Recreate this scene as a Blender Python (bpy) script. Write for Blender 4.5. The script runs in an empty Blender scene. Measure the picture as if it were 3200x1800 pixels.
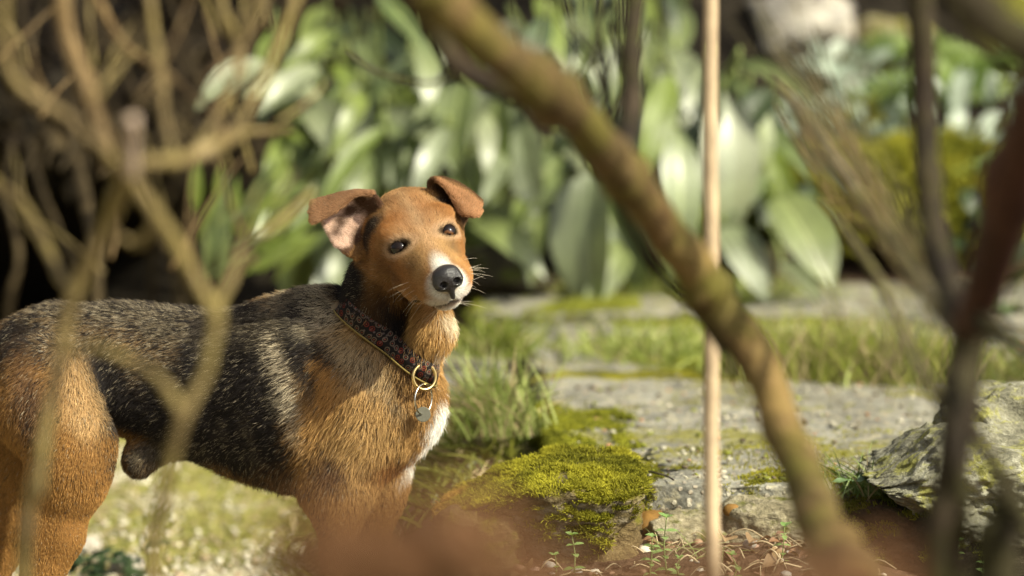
import bpy, bmesh, math, random, time
import numpy as np
from mathutils import Vector, Matrix
T0 = time.time()
scene = bpy.context.scene
COL = scene.collection
rng = np.random.default_rng(7)
random.seed(7)

# ---------------------------------------------------------------- camera
CAM_H = 0.94
PITCH = math.atan(1120 / 12000.0)
FPX = 12000.0                       # focal length in pixels of the 3200 px wide photograph (135 mm lens)
cam = bpy.data.cameras.new('camera')
cam.lens = 135.0
cam.sensor_width = 36.0
cam.clip_start = 0.05
cam.clip_end = 400.0
cam.dof.use_dof = True
cam.dof.focus_distance = 4.68
cam.dof.aperture_fstop = 2.8
camera = bpy.data.objects.new('camera', cam)
camera.location = (0, 0, CAM_H)
camera.rotation_euler = (math.pi / 2 - PITCH, 0, 0)
COL.objects.link(camera)
scene.camera = camera

# ---------------------------------------------------------------- sky and sun
SUN_DIR = Vector((0.64, -0.47, 0.64)).normalized()      # towards the sun
world = bpy.data.worlds.new("World")
scene.world = world
world.use_nodes = True
wn = world.node_tree.nodes
bg = wn['Background']
sky = wn.new('ShaderNodeTexSky')
sky.sky_type = 'NISHITA'
sky.sun_disc = False
sky.sun_elevation = math.asin(SUN_DIR.z)
sky.sun_rotation = math.atan2(SUN_DIR.x, SUN_DIR.y)
sky.air_density = 1.0
sky.dust_density = 6.0
sky.ozone_density = 0.6
hz = wn.new('ShaderNodeHueSaturation')               # thin white cloud: a paler sky than a clear one
hz.inputs['Saturation'].default_value = 0.22
world.node_tree.links.new(sky.outputs[0], hz.inputs['Color'])
world.node_tree.links.new(hz.outputs[0], bg.inputs[0])
bg.inputs[1].default_value = 0.085
sun = bpy.data.lights.new('sun', 'SUN')
sun.energy = 4.3
sun.angle = math.radians(0.6)
sun.color = (1.0, 0.95, 0.72)
sun_o = bpy.data.objects.new('sun', sun)
sun_o.rotation_euler = SUN_DIR.to_track_quat('Z', 'Y').to_euler()
COL.objects.link(sun_o)
scene.view_settings.view_transform = 'Standard'
scene.view_settings.look = 'None'
scene.view_settings.exposure = 0.92
scene.view_settings.gamma = 1.0
scene.view_settings.use_curve_mapping = False
try:
    scene.cycles.use_denoising = True
    scene.cycles.max_bounces = 8
    scene.cycles.transparent_max_bounces = 8
    scene.cycles_curves.subdivisions = 2
except Exception:
    pass

# ---------------------------------------------------------------- placing
CF = np.array([0, math.cos(PITCH), -math.sin(PITCH)])
CU = np.array([0, math.sin(PITCH), math.cos(PITCH)])
CO = np.array([0, 0, CAM_H])

def pt(px, py, d):
    """the place that lies d metres ahead of the viewpoint, at this spot of the 3200 x 1800 photograph"""
    return CO + d * (CF + CU * ((900 - py) / FPX) + np.array([1, 0, 0]) * ((px - 1600) / FPX))

def on_z(px, py, z):
    """where the line of sight through this spot meets the height z"""
    r = CF + CU * ((900 - py) / FPX) + np.array([1, 0, 0]) * ((px - 1600) / FPX)
    return CO + r * ((z - CAM_H) / r[2])

# ---------------------------------------------------------------- noise
def _h(ix, iy, iz, seed):
    n = (ix.astype(np.int64) * 374761393 + iy.astype(np.int64) * 668265263 + iz.astype(np.int64) * 2147483647 + seed * 974711) & 0xffffffff
    n = ((n ^ (n >> 13)) * 1274126177) & 0xffffffff
    n = n ^ (n >> 16)
    return (n & 0xffff) / 65535.0

def vnoise(P, scale=1.0, seed=0):
    """smooth value noise in -1..1 at the points P (n,3)"""
    Q = np.asarray(P, dtype=np.float64) * scale + 1000.0
    I = np.floor(Q)
    F = Q - I
    F = F * F * (3 - 2 * F)
    I = I.astype(np.int64)
    out = np.zeros(len(Q))
    for dx in (0, 1):
        wx = F[:, 0] if dx else 1 - F[:, 0]
        for dy in (0, 1):
            wy = F[:, 1] if dy else 1 - F[:, 1]
            for dz in (0, 1):
                wz = F[:, 2] if dz else 1 - F[:, 2]
                out += wx * wy * wz * _h(I[:, 0] + dx, I[:, 1] + dy, I[:, 2] + dz, seed)
    return out * 2 - 1

def fbm(P, scale=1.0, seed=0, octaves=4, gain=0.5):
    out = 0
    a = 1.0
    for k in range(octaves):
        out = out + a * vnoise(P, scale * 2 ** k, seed + k)
        a *= gain
    return out

def sstep(a, b, x):
    t = np.clip((np.asarray(x, dtype=np.float64) - a) / (b - a), 0, 1)
    return t * t * (3 - 2 * t)

def unit(v):
    v = np.asarray(v, dtype=np.float64)
    return v / np.maximum(np.linalg.norm(v, axis=-1, keepdims=True), 1e-9)

# ---------------------------------------------------------------- objects
def link(name, data, mat=None, parent=None):
    o = bpy.data.objects.new(name, data)
    COL.objects.link(o)
    if mat is not None:
        data.materials.append(mat)
    if parent is not None:
        o.parent = parent
        o.matrix_parent_inverse = Matrix.Translation(-parent.location)
    return o

def mesh_np(name, V, Fq, smooth=True):
    """V (n,3); Fq a list of faces or an (m,3|4) array"""
    me = bpy.data.meshes.new(name)
    V = np.asarray(V, dtype=np.float32)
    if isinstance(Fq, np.ndarray):
        m, k = Fq.shape
        me.vertices.add(len(V)); me.vertices.foreach_set('co', V.ravel())
        me.loops.add(m * k); me.loops.foreach_set('vertex_index', Fq.astype(np.int32).ravel())
        me.polygons.add(m)
        me.polygons.foreach_set('loop_start', np.arange(0, m * k, k, dtype=np.int32))
        me.polygons.foreach_set('loop_total', np.full(m, k, dtype=np.int32))
        me.update(calc_edges=True)
    else:
        me.from_pydata([tuple(v) for v in V.tolist()], [], Fq)
        me.update()
    if smooth:
        me.polygons.foreach_set('use_smooth', np.ones(len(me.polygons), dtype=bool))
    return me

def set_col(me, C, name='col'):
    C = np.asarray(C, dtype=np.float32)
    if C.shape[1] == 3:
        C = np.concatenate([C, np.ones((len(C), 1), np.float32)], 1)
    a = me.attributes.new(name, 'FLOAT_COLOR', 'POINT')
    a.data.foreach_set('color', C.ravel())

def tag(o, label=None, cat=None, group=None, kind=None):
    if label: o['label'] = label
    if cat: o['category'] = cat
    if group: o['group'] = group
    if kind: o['kind'] = kind
    return o

def empty(name, loc, label=None, cat=None, group=None, kind=None):
    o = bpy.data.objects.new(name, None)
    o.empty_display_size = 0.05
    o.location = Vector([float(c) for c in loc])
    COL.objects.link(o)
    return tag(o, label, cat, group, kind)

# ---------------------------------------------------------------- materials
class Nodes:
    def __init__(self, name):
        self.m = bpy.data.materials.new(name)
        self.m.use_nodes = True
        self.t = self.m.node_tree
        self.n = self.t.nodes
        self.b = self.n['Principled BSDF']
        self.out = self.n['Material Output']
    def new(self, kind, **kw):
        n = self.n.new(kind)
        for k, v in kw.items():
            setattr(n, k, v)
        return n
    def link(self, a, b):
        self.t.links.new(a, b)
    def coord(self, scale=(1, 1, 1), obj=True):
        c = self.new('ShaderNodeTexCoord')
        mp = self.new('ShaderNodeMapping')
        mp.inputs['Scale'].default_value = scale
        self.link(c.outputs['Object' if obj else 'UV'], mp.inputs[0])
        return mp.outputs[0]
    def noise(self, vec, scale, detail=4, rough=0.55, dist=0.0):
        n = self.new('ShaderNodeTexNoise')
        n.inputs['Scale'].default_value = scale
        n.inputs['Detail'].default_value = detail
        n.inputs['Roughness'].default_value = rough
        n.inputs['Distortion'].default_value = dist
        if vec is not None:
            self.link(vec, n.inputs['Vector'])
        return n.outputs['Fac']
    def voro(self, vec, scale, feature='F1', out='Distance', rnd=1.0):
        n = self.new('ShaderNodeTexVoronoi', feature=feature)
        n.inputs['Scale'].default_value = scale
        n.inputs['Randomness'].default_value = rnd
        if vec is not None:
            self.link(vec, n.inputs['Vector'])
        return n.outputs[out]
    def ramp(self, fac, stops, interp='LINEAR'):
        r = self.new('ShaderNodeValToRGB')
        r.color_ramp.interpolation = interp
        el = r.color_ramp.elements
        while len(el) < len(stops):
            el.new(0.5)
        for e, (p, c) in zip(el, stops):
            e.position = p
            if isinstance(c, (int, float)):
                c = (c, c, c)
            e.color = (c[0], c[1], c[2], 1)
        if fac is not None:
            self.link(fac, r.inputs[0])
        return r.outputs[0]
    def mix(self, fac, a, b, blend='MIX'):
        x = self.new('ShaderNodeMix', data_type='RGBA', blend_type=blend)
        for sock, v in ((x.inputs['Factor'], fac), (x.inputs[6], a), (x.inputs[7], b)):
            if isinstance(v, (int, float)):
                sock.default_value = v
            elif isinstance(v, tuple):
                sock.default_value = (v[0], v[1], v[2], 1)
            else:
                self.link(v, sock)
        return x.outputs[2]
    def math(self, op, a, b=0.0, clamp=False):
        x = self.new('ShaderNodeMath', operation=op, use_clamp=clamp)
        for sock, v in ((x.inputs[0], a), (x.inputs[1], b)):
            if isinstance(v, (int, float)):
                sock.default_value = v
            else:
                self.link(v, sock)
        return x.outputs[0]
    def bump(self, height, strength=0.4, dist=0.004):
        b = self.new('ShaderNodeBump')
        b.inputs['Strength'].default_value = strength
        b.inputs['Distance'].default_value = dist
        self.link(height, b.inputs['Height'])
        self.link(b.outputs[0], self.b.inputs['Normal'])
        return b.outputs[0]
    def attr(self, name, out='Color'):
        a = self.new('ShaderNodeAttribute')
        a.attribute_name = name
        return a.outputs[out]
    def rnd(self):
        return self.new('ShaderNodeObjectInfo').outputs['Random']
    def color(self, v): self._set('Base Color', v)
    def rough(self, v): self._set('Roughness', v)
    def spec(self, v): self._set('Specular IOR Level', v)
    def _set(self, k, v):
        s = self.b.inputs[k]
        if isinstance(v, (int, float)):
            s.default_value = v
        elif isinstance(v, tuple):
            s.default_value = (v[0], v[1], v[2], 1)
        else:
            self.link(v, s)
    def translucent(self, col, fac):
        """leaf: part of the light passes through"""
        tr = self.new('ShaderNodeBsdfTranslucent')
        if isinstance(col, tuple):
            tr.inputs[0].default_value = (*col, 1)
        else:
            self.link(col, tr.inputs[0])
        mx = self.new('ShaderNodeMixShader')
        mx.inputs[0].default_value = fac
        self.link(self.b.outputs[0], mx.inputs[1])
        self.link(tr.outputs[0], mx.inputs[2])
        self.link(mx.outputs[0], self.out.inputs[0])

# ---------------------------------------------------------------- solid shapes from distance fields
class Field:
    """a signed distance field on a regular grid; shapes melt into each other"""
    def __init__(self, lo, hi, h):
        self.h = h
        self.lo = np.array(lo, dtype=np.float64)
        self.n = np.ceil((np.array(hi) - self.lo) / h).astype(int) + 1
        self.V = np.full(self.n, 0.2, dtype=np.float32)
    def box(self, lo, hi):
        a = np.clip(np.floor((np.array(lo) - self.lo) / self.h).astype(int), 0, self.n - 1)
        b = np.clip(np.ceil((np.array(hi) - self.lo) / self.h).astype(int) + 1, 1, self.n)
        if np.any(b <= a):
            return None, None
        sl = tuple(slice(i, j) for i, j in zip(a, b))
        ax = [(self.lo[k] + self.h * np.arange(a[k], b[k])).astype(np.float32) for k in range(3)]
        return sl, np.meshgrid(*ax, indexing='ij', sparse=True)
    def add(self, fn, lo, hi, k=0.02, op='add', margin=None):
        m = (k * 1.2 + 0.012) if margin is None else margin
        sl, g = self.box(np.array(lo) - m, np.array(hi) + m)
        if sl is None:
            return
        d = fn(*g).astype(np.float32)
        v = self.V[sl]
        if op == 'add':
            hh = np.clip(0.5 + 0.5 * (v - d) / k, 0, 1)
            self.V[sl] = v * (1 - hh) + d * hh - k * hh * (1 - hh)
        else:
            d = -d
            hh = np.clip(0.5 - 0.5 * (v - d) / k, 0, 1)
            self.V[sl] = v * (1 - hh) + d * hh + k * hh * (1 - hh)
    def cone(self, a, b, ra, rb, k=0.02, sy=1.0, op='add', R=None, o=None):
        """swept sphere from a (radius ra) to b (rb), flattened by sy in depth"""
        a = np.array(a, float); b = np.array(b, float)
        if R is not None:
            wa, wb = R @ a + o, R @ b + o
        else:
            wa, wb = a, b
        r = max(ra, rb)
        lo = np.minimum(wa, wb) - r; hi = np.maximum(wa, wb) + r
        if R is not None:
            a, b = wa, wb
        S = np.array([1, sy, 1.0])
        A = a * S; B = b * S
        BA = B - A; L2 = float(BA @ BA) + 1e-12
        def fn(x, y, z):
            px, py, pz = x - A[0], y * sy - A[1], z - A[2]
            t = np.clip((px * BA[0] + py * BA[1] + pz * BA[2]) / L2, 0, 1)
            dx, dy, dz = px - BA[0] * t, py - BA[1] * t, pz - BA[2] * t
            return np.sqrt(dx * dx + dy * dy + dz * dz) - (ra + (rb - ra) * t)
        self.add(fn, lo, hi, k, op)
    def ell(self, c, r, k=0.015, R=None, o=None, op='add'):
        """ellipsoid; c and r in the local frame (R, o) when given"""
        c = np.array(c, float); r = np.array(r, float)
        Rm = np.eye(3) if R is None else R
        w = Rm @ c + (0 if o is None else o)
        m = r.max()
        def fn(x, y, z):
            dx, dy, dz = x - w[0], y - w[1], z - w[2]
            q = [(Rm[0, i] * dx + Rm[1, i] * dy + Rm[2, i] * dz) / r[i] for i in range(3)]
            k0 = np.sqrt(q[0] ** 2 + q[1] ** 2 + q[2] ** 2)
            k1 = np.sqrt((q[0] / r[0]) ** 2 + (q[1] / r[1]) ** 2 + (q[2] / r[2]) ** 2)
            return k0 * (k0 - 1) / np.maximum(k1, 1e-6)
        self.add(fn, w - m, w + m, k, op)
    def cloud(self, S, r, k=0.006):
        """a sheet given by close sample points S, with half thickness r"""
        S = S.astype(np.float32)
        m = r + k + 0.008
        sl, g = self.box(S.min(0) - m, S.max(0) + m)
        X, Y, Z = np.broadcast_arrays(*g)
        sh = X.shape
        P = np.stack([X.ravel(), Y.ravel(), Z.ravel()], 1)
        D = np.empty(len(P), np.float32)
        s2 = (S ** 2).sum(1)
        for i in range(0, len(P), 8192):
            q = P[i:i + 8192]
            dd = (q ** 2).sum(1)[:, None] - 2 * (q @ S.T) + s2[None]
            D[i:i + 8192] = np.sqrt(np.maximum(dd.min(1), 0))
        d = D.reshape(sh) - r
        v = self.V[sl]
        hh = np.clip(0.5 + 0.5 * (v - d) / k, 0, 1)
        self.V[sl] = v * (1 - hh) + d * hh - k * hh * (1 - hh)
    def sample(self, P):
        q = (np.asarray(P, dtype=np.float64) - self.lo) / self.h
        q = np.clip(q, 0, self.n - 1.001)
        i = q.astype(int); f = q - i
        out = 0
        for dx in (0, 1):
            for dy in (0, 1):
                for dz in (0, 1):
                    w = (f[:, 0] if dx else 1 - f[:, 0]) * (f[:, 1] if dy else 1 - f[:, 1]) * (f[:, 2] if dz else 1 - f[:, 2])
                    out = out + w * self.V[i[:, 0] + dx, i[:, 1] + dy, i[:, 2] + dz]
        return out
    def surface(self):
        V = self.V; h = self.h
        s = V < 0
        cnt = np.zeros(np.array(V.shape) - 1, np.int8)
        for dx in (0, 1):
            for dy in (0, 1):
                for dz in (0, 1):
                    cnt += s[dx:s.shape[0] - 1 + dx, dy:s.shape[1] - 1 + dy, dz:s.shape[2] - 1 + dz]
        act = (cnt > 0) & (cnt < 8)
        idx = np.argwhere(act)
        ids = np.full(act.shape, -1, np.int32)
        ids[act] = np.arange(len(idx))
        C = [(dx, dy, dz) for dx in (0, 1) for dy in (0, 1) for dz in (0, 1)]
        val = np.stack([V[idx[:, 0] + c[0], idx[:, 1] + c[1], idx[:, 2] + c[2]] for c in C], 1)
        acc = np.zeros((len(idx), 3)); n = np.zeros(len(idx))
        for i in range(8):
            for j in range(i + 1, 8):
                if sum(abs(C[i][q] - C[j][q]) for q in range(3)) != 1:
                    continue
                a, b = val[:, i], val[:, j]
                m = (a < 0) != (b < 0)
                t = np.where(m, a / np.where(m, a - b, 1), 0)
                p = np.array(C[i])[None] + t[:, None] * (np.array(C[j]) - np.array(C[i]))[None]
                acc += p * m[:, None]; n += m
        P = self.lo + h * (idx + acc / n[:, None])
        faces = []
        for ax in range(3):
            o1, o2 = (ax + 1) % 3, (ax + 2) % 3
            sl0 = [slice(None)] * 3; sl1 = [slice(None)] * 3
            sl0[ax] = slice(0, -1); sl1[ax] = slice(1, None)
            e = s[tuple(sl0)] != s[tuple(sl1)]
            w = np.argwhere(e)
            ok = (w[:, o1] > 0) & (w[:, o2] > 0) & (w[:, o1] < V.shape[o1] - 1) & (w[:, o2] < V.shape[o2] - 1)
            w = w[ok]
            neg = s[w[:, 0], w[:, 1], w[:, 2]]
            def cid(d1, d2):
                q = w.copy(); q[:, o1] += d1; q[:, o2] += d2
                return ids[q[:, 0], q[:, 1], q[:, 2]]
            f = np.stack([cid(-1, -1), cid(0, -1), cid(0, 0), cid(-1, 0)], 1)
            f[~neg] = f[~neg][:, ::-1]
            faces.append(f)
        return P, np.concatenate(faces)

def relax(P, F, it=2, lam=0.5):
    """even out a quad mesh a little"""
    n = len(P)
    E = np.concatenate([F[:, [0, 1]], F[:, [1, 2]], F[:, [2, 3]], F[:, [3, 0]]])
    for _ in range(it):
        acc = np.zeros((n, 3)); c = np.zeros(n)
        for k in range(3):
            acc[:, k] = np.bincount(E[:, 0], P[E[:, 1], k], n) + np.bincount(E[:, 1], P[E[:, 0], k], n)
        c = np.bincount(E[:, 0], minlength=n) + np.bincount(E[:, 1], minlength=n)
        P = P + lam * (acc / np.maximum(c, 1)[:, None] - P)
    return P

def vnormals(P, F):
    fn = np.cross(P[F[:, 2]] - P[F[:, 0]], P[F[:, 3]] - P[F[:, 1]])
    N = np.zeros_like(P)
    for k in range(4):
        for j in range(3):
            N[:, j] += np.bincount(F[:, k], fn[:, j], len(P))
    return unit(N)

def catmull(P, n, closed=False):
    """smooth line of n points through the rows of P (any width)"""
    P = np.asarray(P, dtype=np.float64)
    m = len(P)
    if m == 2:
        t = np.linspace(0, 1, n)[:, None]
        return P[0] * (1 - t) + P[1] * t
    Q = np.concatenate([2 * P[:1] - P[1:2], P, 2 * P[-1:] - P[-2:-1]]) if not closed else np.concatenate([P[-1:], P, P[:2]])
    segs = m - 1 if not closed else m
    t = np.linspace(0, segs, n, endpoint=not closed)
    i = np.minimum(t.astype(int), segs - 1); f = (t - i)[:, None]
    p0, p1, p2, p3 = Q[i], Q[i + 1], Q[i + 2], Q[i + 3]
    return 0.5 * (2 * p1 + (p2 - p0) * f + (2 * p0 - 5 * p1 + 4 * p2 - p3) * f ** 2 + (3 * p1 - p0 - 3 * p2 + p3) * f ** 3)

def tube_np(path, rad, sides=8, wob=0.0, seed=0, cap=True):
    """vertices and quads of a round bar along path (n,3) with radii (n)"""
    path = np.asarray(path, float); n = len(path)
    rad = np.broadcast_to(np.asarray(rad, float), (n,))
    tg = np.gradient(path, axis=0); tg = unit(tg)
    ref = np.array([0.31, -0.87, 0.2])
    u = np.zeros((n, 3)); u0 = unit(np.cross(tg[0], ref))
    for i in range(n):
        u0 = unit(u0 - tg[i] * (u0 @ tg[i])); u[i] = u0
    v = np.cross(tg, u)
    th = np.linspace(0, 2 * np.pi, sides, endpoint=False)
    r = np.repeat(rad[:, None], sides, 1)
    ring = path[:, None] + r[..., None] * (np.cos(th)[None, :, None] * u[:, None] + np.sin(th)[None, :, None] * v[:, None])
    V = ring.reshape(-1, 3)
    if wob:
        d = vnoise(V, 14.0, seed) * 0.6 + vnoise(V, 45.0, seed + 3) * 0.4
        V = V + (V - np.repeat(path, sides, 0)) * (wob * d)[:, None]
    F = []
    for i in range(n - 1):
        for j in range(sides):
            a = i * sides + j; b = i * sides + (j + 1) % sides
            F.append((a, b, b + sides, a + sides))
    if cap:
        F.append(tuple(range(sides - 1, -1, -1)))
        F.append(tuple(range((n - 1) * sides, n * sides)))
    return V, F

class MB:
    """collects pieces into one mesh"""
    def __init__(self):
        self.V = []; self.F = []; self.n = 0; self.C = []
    def add(self, V, F, col=None):
        V = np.asarray(V, float)
        self.V.append(V)
        self.F += [tuple(int(i) + self.n for i in f) for f in F]
        self.n += len(V)
        if col is not None:
            self.C.append(np.broadcast_to(np.asarray(col, float), (len(V), 3)))
    def mesh(self, name, smooth=True):
        me = mesh_np(name, np.concatenate(self.V), self.F, smooth)
        if self.C:
            set_col(me, np.concatenate(self.C))
        return me
    def build(self, name, mat, parent=None, smooth=True):
        return link(name, self.mesh(name, smooth), mat, parent)
# ================================================================ materials of the place
def mat_ground():
    n = Nodes('mossy earth')
    co = n.coord()
    base = n.attr('col')
    a = n.noise(co, 9, 6); b = n.noise(co, 60, 5, .65); c = n.noise(co, 320, 3, .6)
    m = n.mix(1.0, base, n.ramp(b, [(.25, .45), (.5, 1.0), (.78, 1.75)]), 'MULTIPLY')
    m = n.mix(1.0, m, n.ramp(c, [(.3, .7), (.7, 1.35)]), 'MULTIPLY')
    n.color(m); n.rough(.9); n.spec(.15)
    n.bump(n.math('ADD', b, n.math('MULTIPLY', c, .5)), .8, .012)
    return n.m
def mat_slab():
    n = Nodes('weathered slab')
    co = n.coord()
    big = n.noise(co, 3.2, 5, .6, .6); mid = n.noise(co, 17, 6, .62); fine = n.noise(co, 150, 4, .6)
    g = n.ramp(mid, [(.30, (.085, .082, .068)), (.5, (.185, .176, .142)), (.70, (.31, .30, .25))])
    g = n.mix(n.ramp(n.noise(co, 42, 5, .7), [(.52, 0), (.66, .75)]), g, (.36, .32, .20))
    g = n.mix(n.ramp(n.noise(n.coord((1, 1, 1)), 26, 4, .7, .3), [(.60, 0), (.70, .8)]), g, (.13, .115, .085))
    # grains of the aggregate
    v = n.new('ShaderNodeTexVoronoi'); v.inputs['Scale'].default_value = 120
    n.link(co, v.inputs['Vector'])
    sep = n.math('GREATER_THAN', n.voro(co, 120, out='Color'), .62)
    grain = n.math('MULTIPLY', n.ramp(v.outputs['Distance'], [(.0, 1), (.38, 1), (.5, 0)]), sep)
    g = n.mix(n.math('MULTIPLY', grain, .65), g, n.mix(n.voro(co, 61, out='Color'), (.62, .58, .46), (.22, .15, .09)))
    # flat film of moss and lichen
    mo = n.ramp(n.math('ADD', n.math('MULTIPLY', big, .55), n.math('MULTIPLY', n.noise(co, 34, 5, .7), .5)), [(.555, 0), (.62, .85)])
    g = n.mix(mo, g, n.mix(n.noise(co, 90), (.10, .105, .010), (.22, .19, .025)))
    n.color(n.mix(1.0, g, n.ramp(fine, [(.3, .72), (.7, 1.25)]), 'MULTIPLY'))
    n.rough(.88); n.spec(.25)
    n.bump(n.math('ADD', n.math('MULTIPLY', fine, .6), n.math('ADD', mid, n.math('MULTIPLY', grain, .5))), .75, .006)
    return n.m
def mat_rock(name, dark, mid, light, moss=(.14, .135, .012), moss_amt=.5, lichen=None, scale=1.0, up=True):
    n = Nodes(name)
    co = n.coord()
    a = n.noise(co, 7 * scale, 6, .6, .8); b = n.noise(n.coord((1, 1, 2.4)), 38 * scale, 6, .68, .4); c = n.noise(co, 190 * scale, 4, .6)
    g = n.ramp(n.math('ADD', n.math('MULTIPLY', a, .45), n.math('MULTIPLY', b, .55)), [(.34, dark), (.5, mid), (.66, light)])
    if lichen is not None:
        l = n.ramp(n.noise(co, 23 * scale, 6, .75, .6), [(.50, 0), (.60, .85)])
        g = n.mix(l, g, n.mix(n.noise(co, 80), lichen, tuple(x * .55 for x in lichen)))
        l2 = n.ramp(n.noise(co, 44 * scale, 5, .7), [(.60, 0), (.68, .8)])
        g = n.mix(l2, g, (.30, .29, .24))
    m = n.noise(co, 11 * scale, 6, .7, .5)
    if up:
        geo = n.new('ShaderNodeNewGeometry')
        sx = n.new('ShaderNodeSeparateXYZ'); n.link(geo.outputs['Normal'], sx.inputs[0])
        m = n.math('ADD', m, n.math('MULTIPLY', sx.outputs[2], .12))
    mm = n.ramp(m, [(.62 - .16 * moss_amt, 0), (.72 - .16 * moss_amt, .95)])
    g = n.mix(mm, g, n.mix(n.noise(co, 120), moss, tuple(x * .45 for x in moss)))
    n.color(n.mix(1.0, g, n.ramp(c, [(.3, .7), (.7, 1.3)]), 'MULTIPLY'))
    n.rough(.9); n.spec(.2)
    n.bump(n.math('ADD', b, n.math('MULTIPLY', c, .6)), .9, .007)
    return n.m
def mat_bark(name, a, b, c, moss=None, scale=1.0):
    n = Nodes(name)
    co = n.coord()
    s = n.noise(n.coord((1, 1, .35)), 60 * scale, 6, .65, .5); l = n.noise(co, 9 * scale, 5, .6, .6); f = n.noise(co, 260 * scale, 3)
    g = n.ramp(s, [(.3, a), (.52, b), (.74, c)])
    g = n.mix(n.ramp(l, [(.42, 0), (.62, .7)]), g, tuple(x * .6 for x in a))
    if moss:
        g = n.mix(n.ramp(n.noise(co, 16 * scale, 5, .7, .4), [(.42, 0), (.60, .85)]), g, moss)
    n.color(n.mix(1.0, g, n.ramp(f, [(.3, .75), (.7, 1.25)]), 'MULTIPLY'))
    n.rough(.85); n.spec(.2)
    n.bump(n.math('ADD', s, n.math('MULTIPLY', f, .4)), .7, .004)
    return n.m
def mat_leaf(name, a, b, vein=None, gloss=.35, trans=.3, spec=.5, tr=None, back=None):
    """colour varies from leaf to leaf and along each leaf (UV: u along, v across)"""
    n = Nodes(name)
    r = n.rnd()
    g = n.mix(r, a, b)
    co = n.coord(obj=False)
    sep = n.new('ShaderNodeSeparateXYZ'); n.link(co, sep.inputs[0])
    mid = n.math('ABSOLUTE', n.math('SUBTRACT', sep.outputs[1], .5))
    if vein is not None:
        g = n.mix(n.ramp(mid, [(.0, .8), (.035, .6), (.06, 0)]), g, vein)
        w = n.new('ShaderNodeTexWave'); w.inputs['Scale'].default_value = 5.0; w.inputs['Distortion'].default_value = .6
        mp = n.new('ShaderNodeMapping'); mp.inputs['Rotation'].default_value = (0, 0, .0)
        cb = n.new('ShaderNodeCombineXYZ')
        n.link(n.math('SUBTRACT', sep.outputs[0], n.math('MULTIPLY', mid, .8)), cb.inputs[0])
        n.link(cb.outputs[0], w.inputs[0])
        n.bump(n.math('ADD', w.outputs['Fac'], n.noise(n.coord(), 40)), .25, .004)
        g = n.mix(n.math('MULTIPLY', n.ramp(w.outputs['Fac'], [(.0, 1), (.25, 0)]), .25), g, vein)
    g = n.mix(1.0, g, n.ramp(n.noise(n.coord(), 18, 4), [(.3, .75), (.7, 1.25)]), 'MULTIPLY')
    n.color(g); n.rough(gloss); n.spec(spec)
    n.translucent(tr if tr else n.mix(1.0, g, (1.5, 1.7, .7), 'MULTIPLY'), trans)
    return n.m
def mat_plain(name, col, rough=.8, spec=.2, var=.35, scale=60, bump=.3):
    n = Nodes(name)
    f = n.noise(n.coord(), scale, 5, .6)
    g = n.mix(n.rnd(), tuple(x * (1 - var) for x in col), tuple(min(1, x * (1 + var)) for x in col))
    n.color(n.mix(1.0, g, n.ramp(f, [(.3, .7), (.7, 1.3)]), 'MULTIPLY'))
    n.rough(rough); n.spec(spec)
    if bump: n.bump(f, bump, .003)
    return n.m
def mat_vcol(name, rough=.7, spec=.25, trans=0.0):
    n = Nodes(name)
    n.color(n.attr('col')); n.rough(rough); n.spec(spec)
    if trans:
        n.translucent(n.attr('col'), trans)
    return n.m

# ================================================================ the ground
SLAB_Z = .24
def terrain(x, y):
    P = np.stack([x, y, np.zeros_like(x)], 1)
    s = sstep(-.30, -.02, x + .05 * vnoise(P, 3, 5) - .10 * sstep(5.2, 6.6, y) * 0)
    right = .178 + np.clip(y - 4.78, -3, 0) * .085 + .010 * sstep(4.8, 5.0, y)
    right = right - .035 * sstep(.38, .60, x) * (1 - sstep(4.70, 4.86, y))
    z = s * right
    back = sstep(7.45, 8.6, y + .18 * vnoise(P, 1.6, 8)) * .55 + np.clip(y - 8.1, 0, 3) * .55
    z = z + back * sstep(-1.2, .1, x + .2 * vnoise(P, 1.2, 9)) + np.clip(y - 9.6, 0, 6) * .5 * (1 - sstep(-1.2, .1, x))
    z = z + .012 * fbm(P, 5, 21, 4) + .004 * fbm(P, 28, 22, 3)
    return z
def axis(*spans):
    out = []
    for a, b, st in spans:
        out.append(np.arange(a, b, st))
    return np.concatenate(out + [[spans[-1][1]]])
gx = axis((-30, -4, 2.0), (-4, -1.2, .12), (-1.2, 1.5, .022), (1.5, 4, .12), (4, 30, 2.0))
gy = axis((-30, -2, 2.0), (-2, 3.6, .12), (3.6, 9.4, .026), (9.4, 14, .2), (14, 60, 4.0))
X, Y = np.meshgrid(gx, gy, indexing='ij')
xs, ys = X.ravel(), Y.ravel()
zs = terrain(xs, ys)
P = np.stack([xs, ys, zs], 1)
nx, ny = len(gx), len(gy)
ii = np.arange(nx - 1)[:, None] * ny + np.arange(ny - 1)[None]
Fq = np.stack([ii, ii + ny, ii + ny + 1, ii + 1], -1).reshape(-1, 4)
SOIL = np.array([.085, .052, .032]); SHADE_SOIL = np.array([.022, .017, .011]); TURF = np.array([.25, .23, .065]); GRAVEL = np.array([.43, .38, .25]); MOSSY = np.array([.11, .115, .018])  # the dark soil carries the deep shade at the back in its colour
n1 = fbm(P, 2.2, 33, 4); n2 = fbm(P, 7, 37, 4)
col = np.tile(SOIL, (len(P), 1))
def glay(m, c):
    global col
    col = col * (1 - m[:, None]) + np.asarray(c) * m[:, None]
left = 1 - sstep(-.34, -.14, xs + .04 * n1)
glay(left, TURF)
glay(left * sstep(-.2, .35, n2 + .5 * n1 + (1 - sstep(5.6, 6.4, ys)) * .55), GRAVEL)
glay((1 - left) * sstep(4.95, 5.15, ys) * sstep(-.3, .4, n1 + .3), MOSSY)
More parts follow.
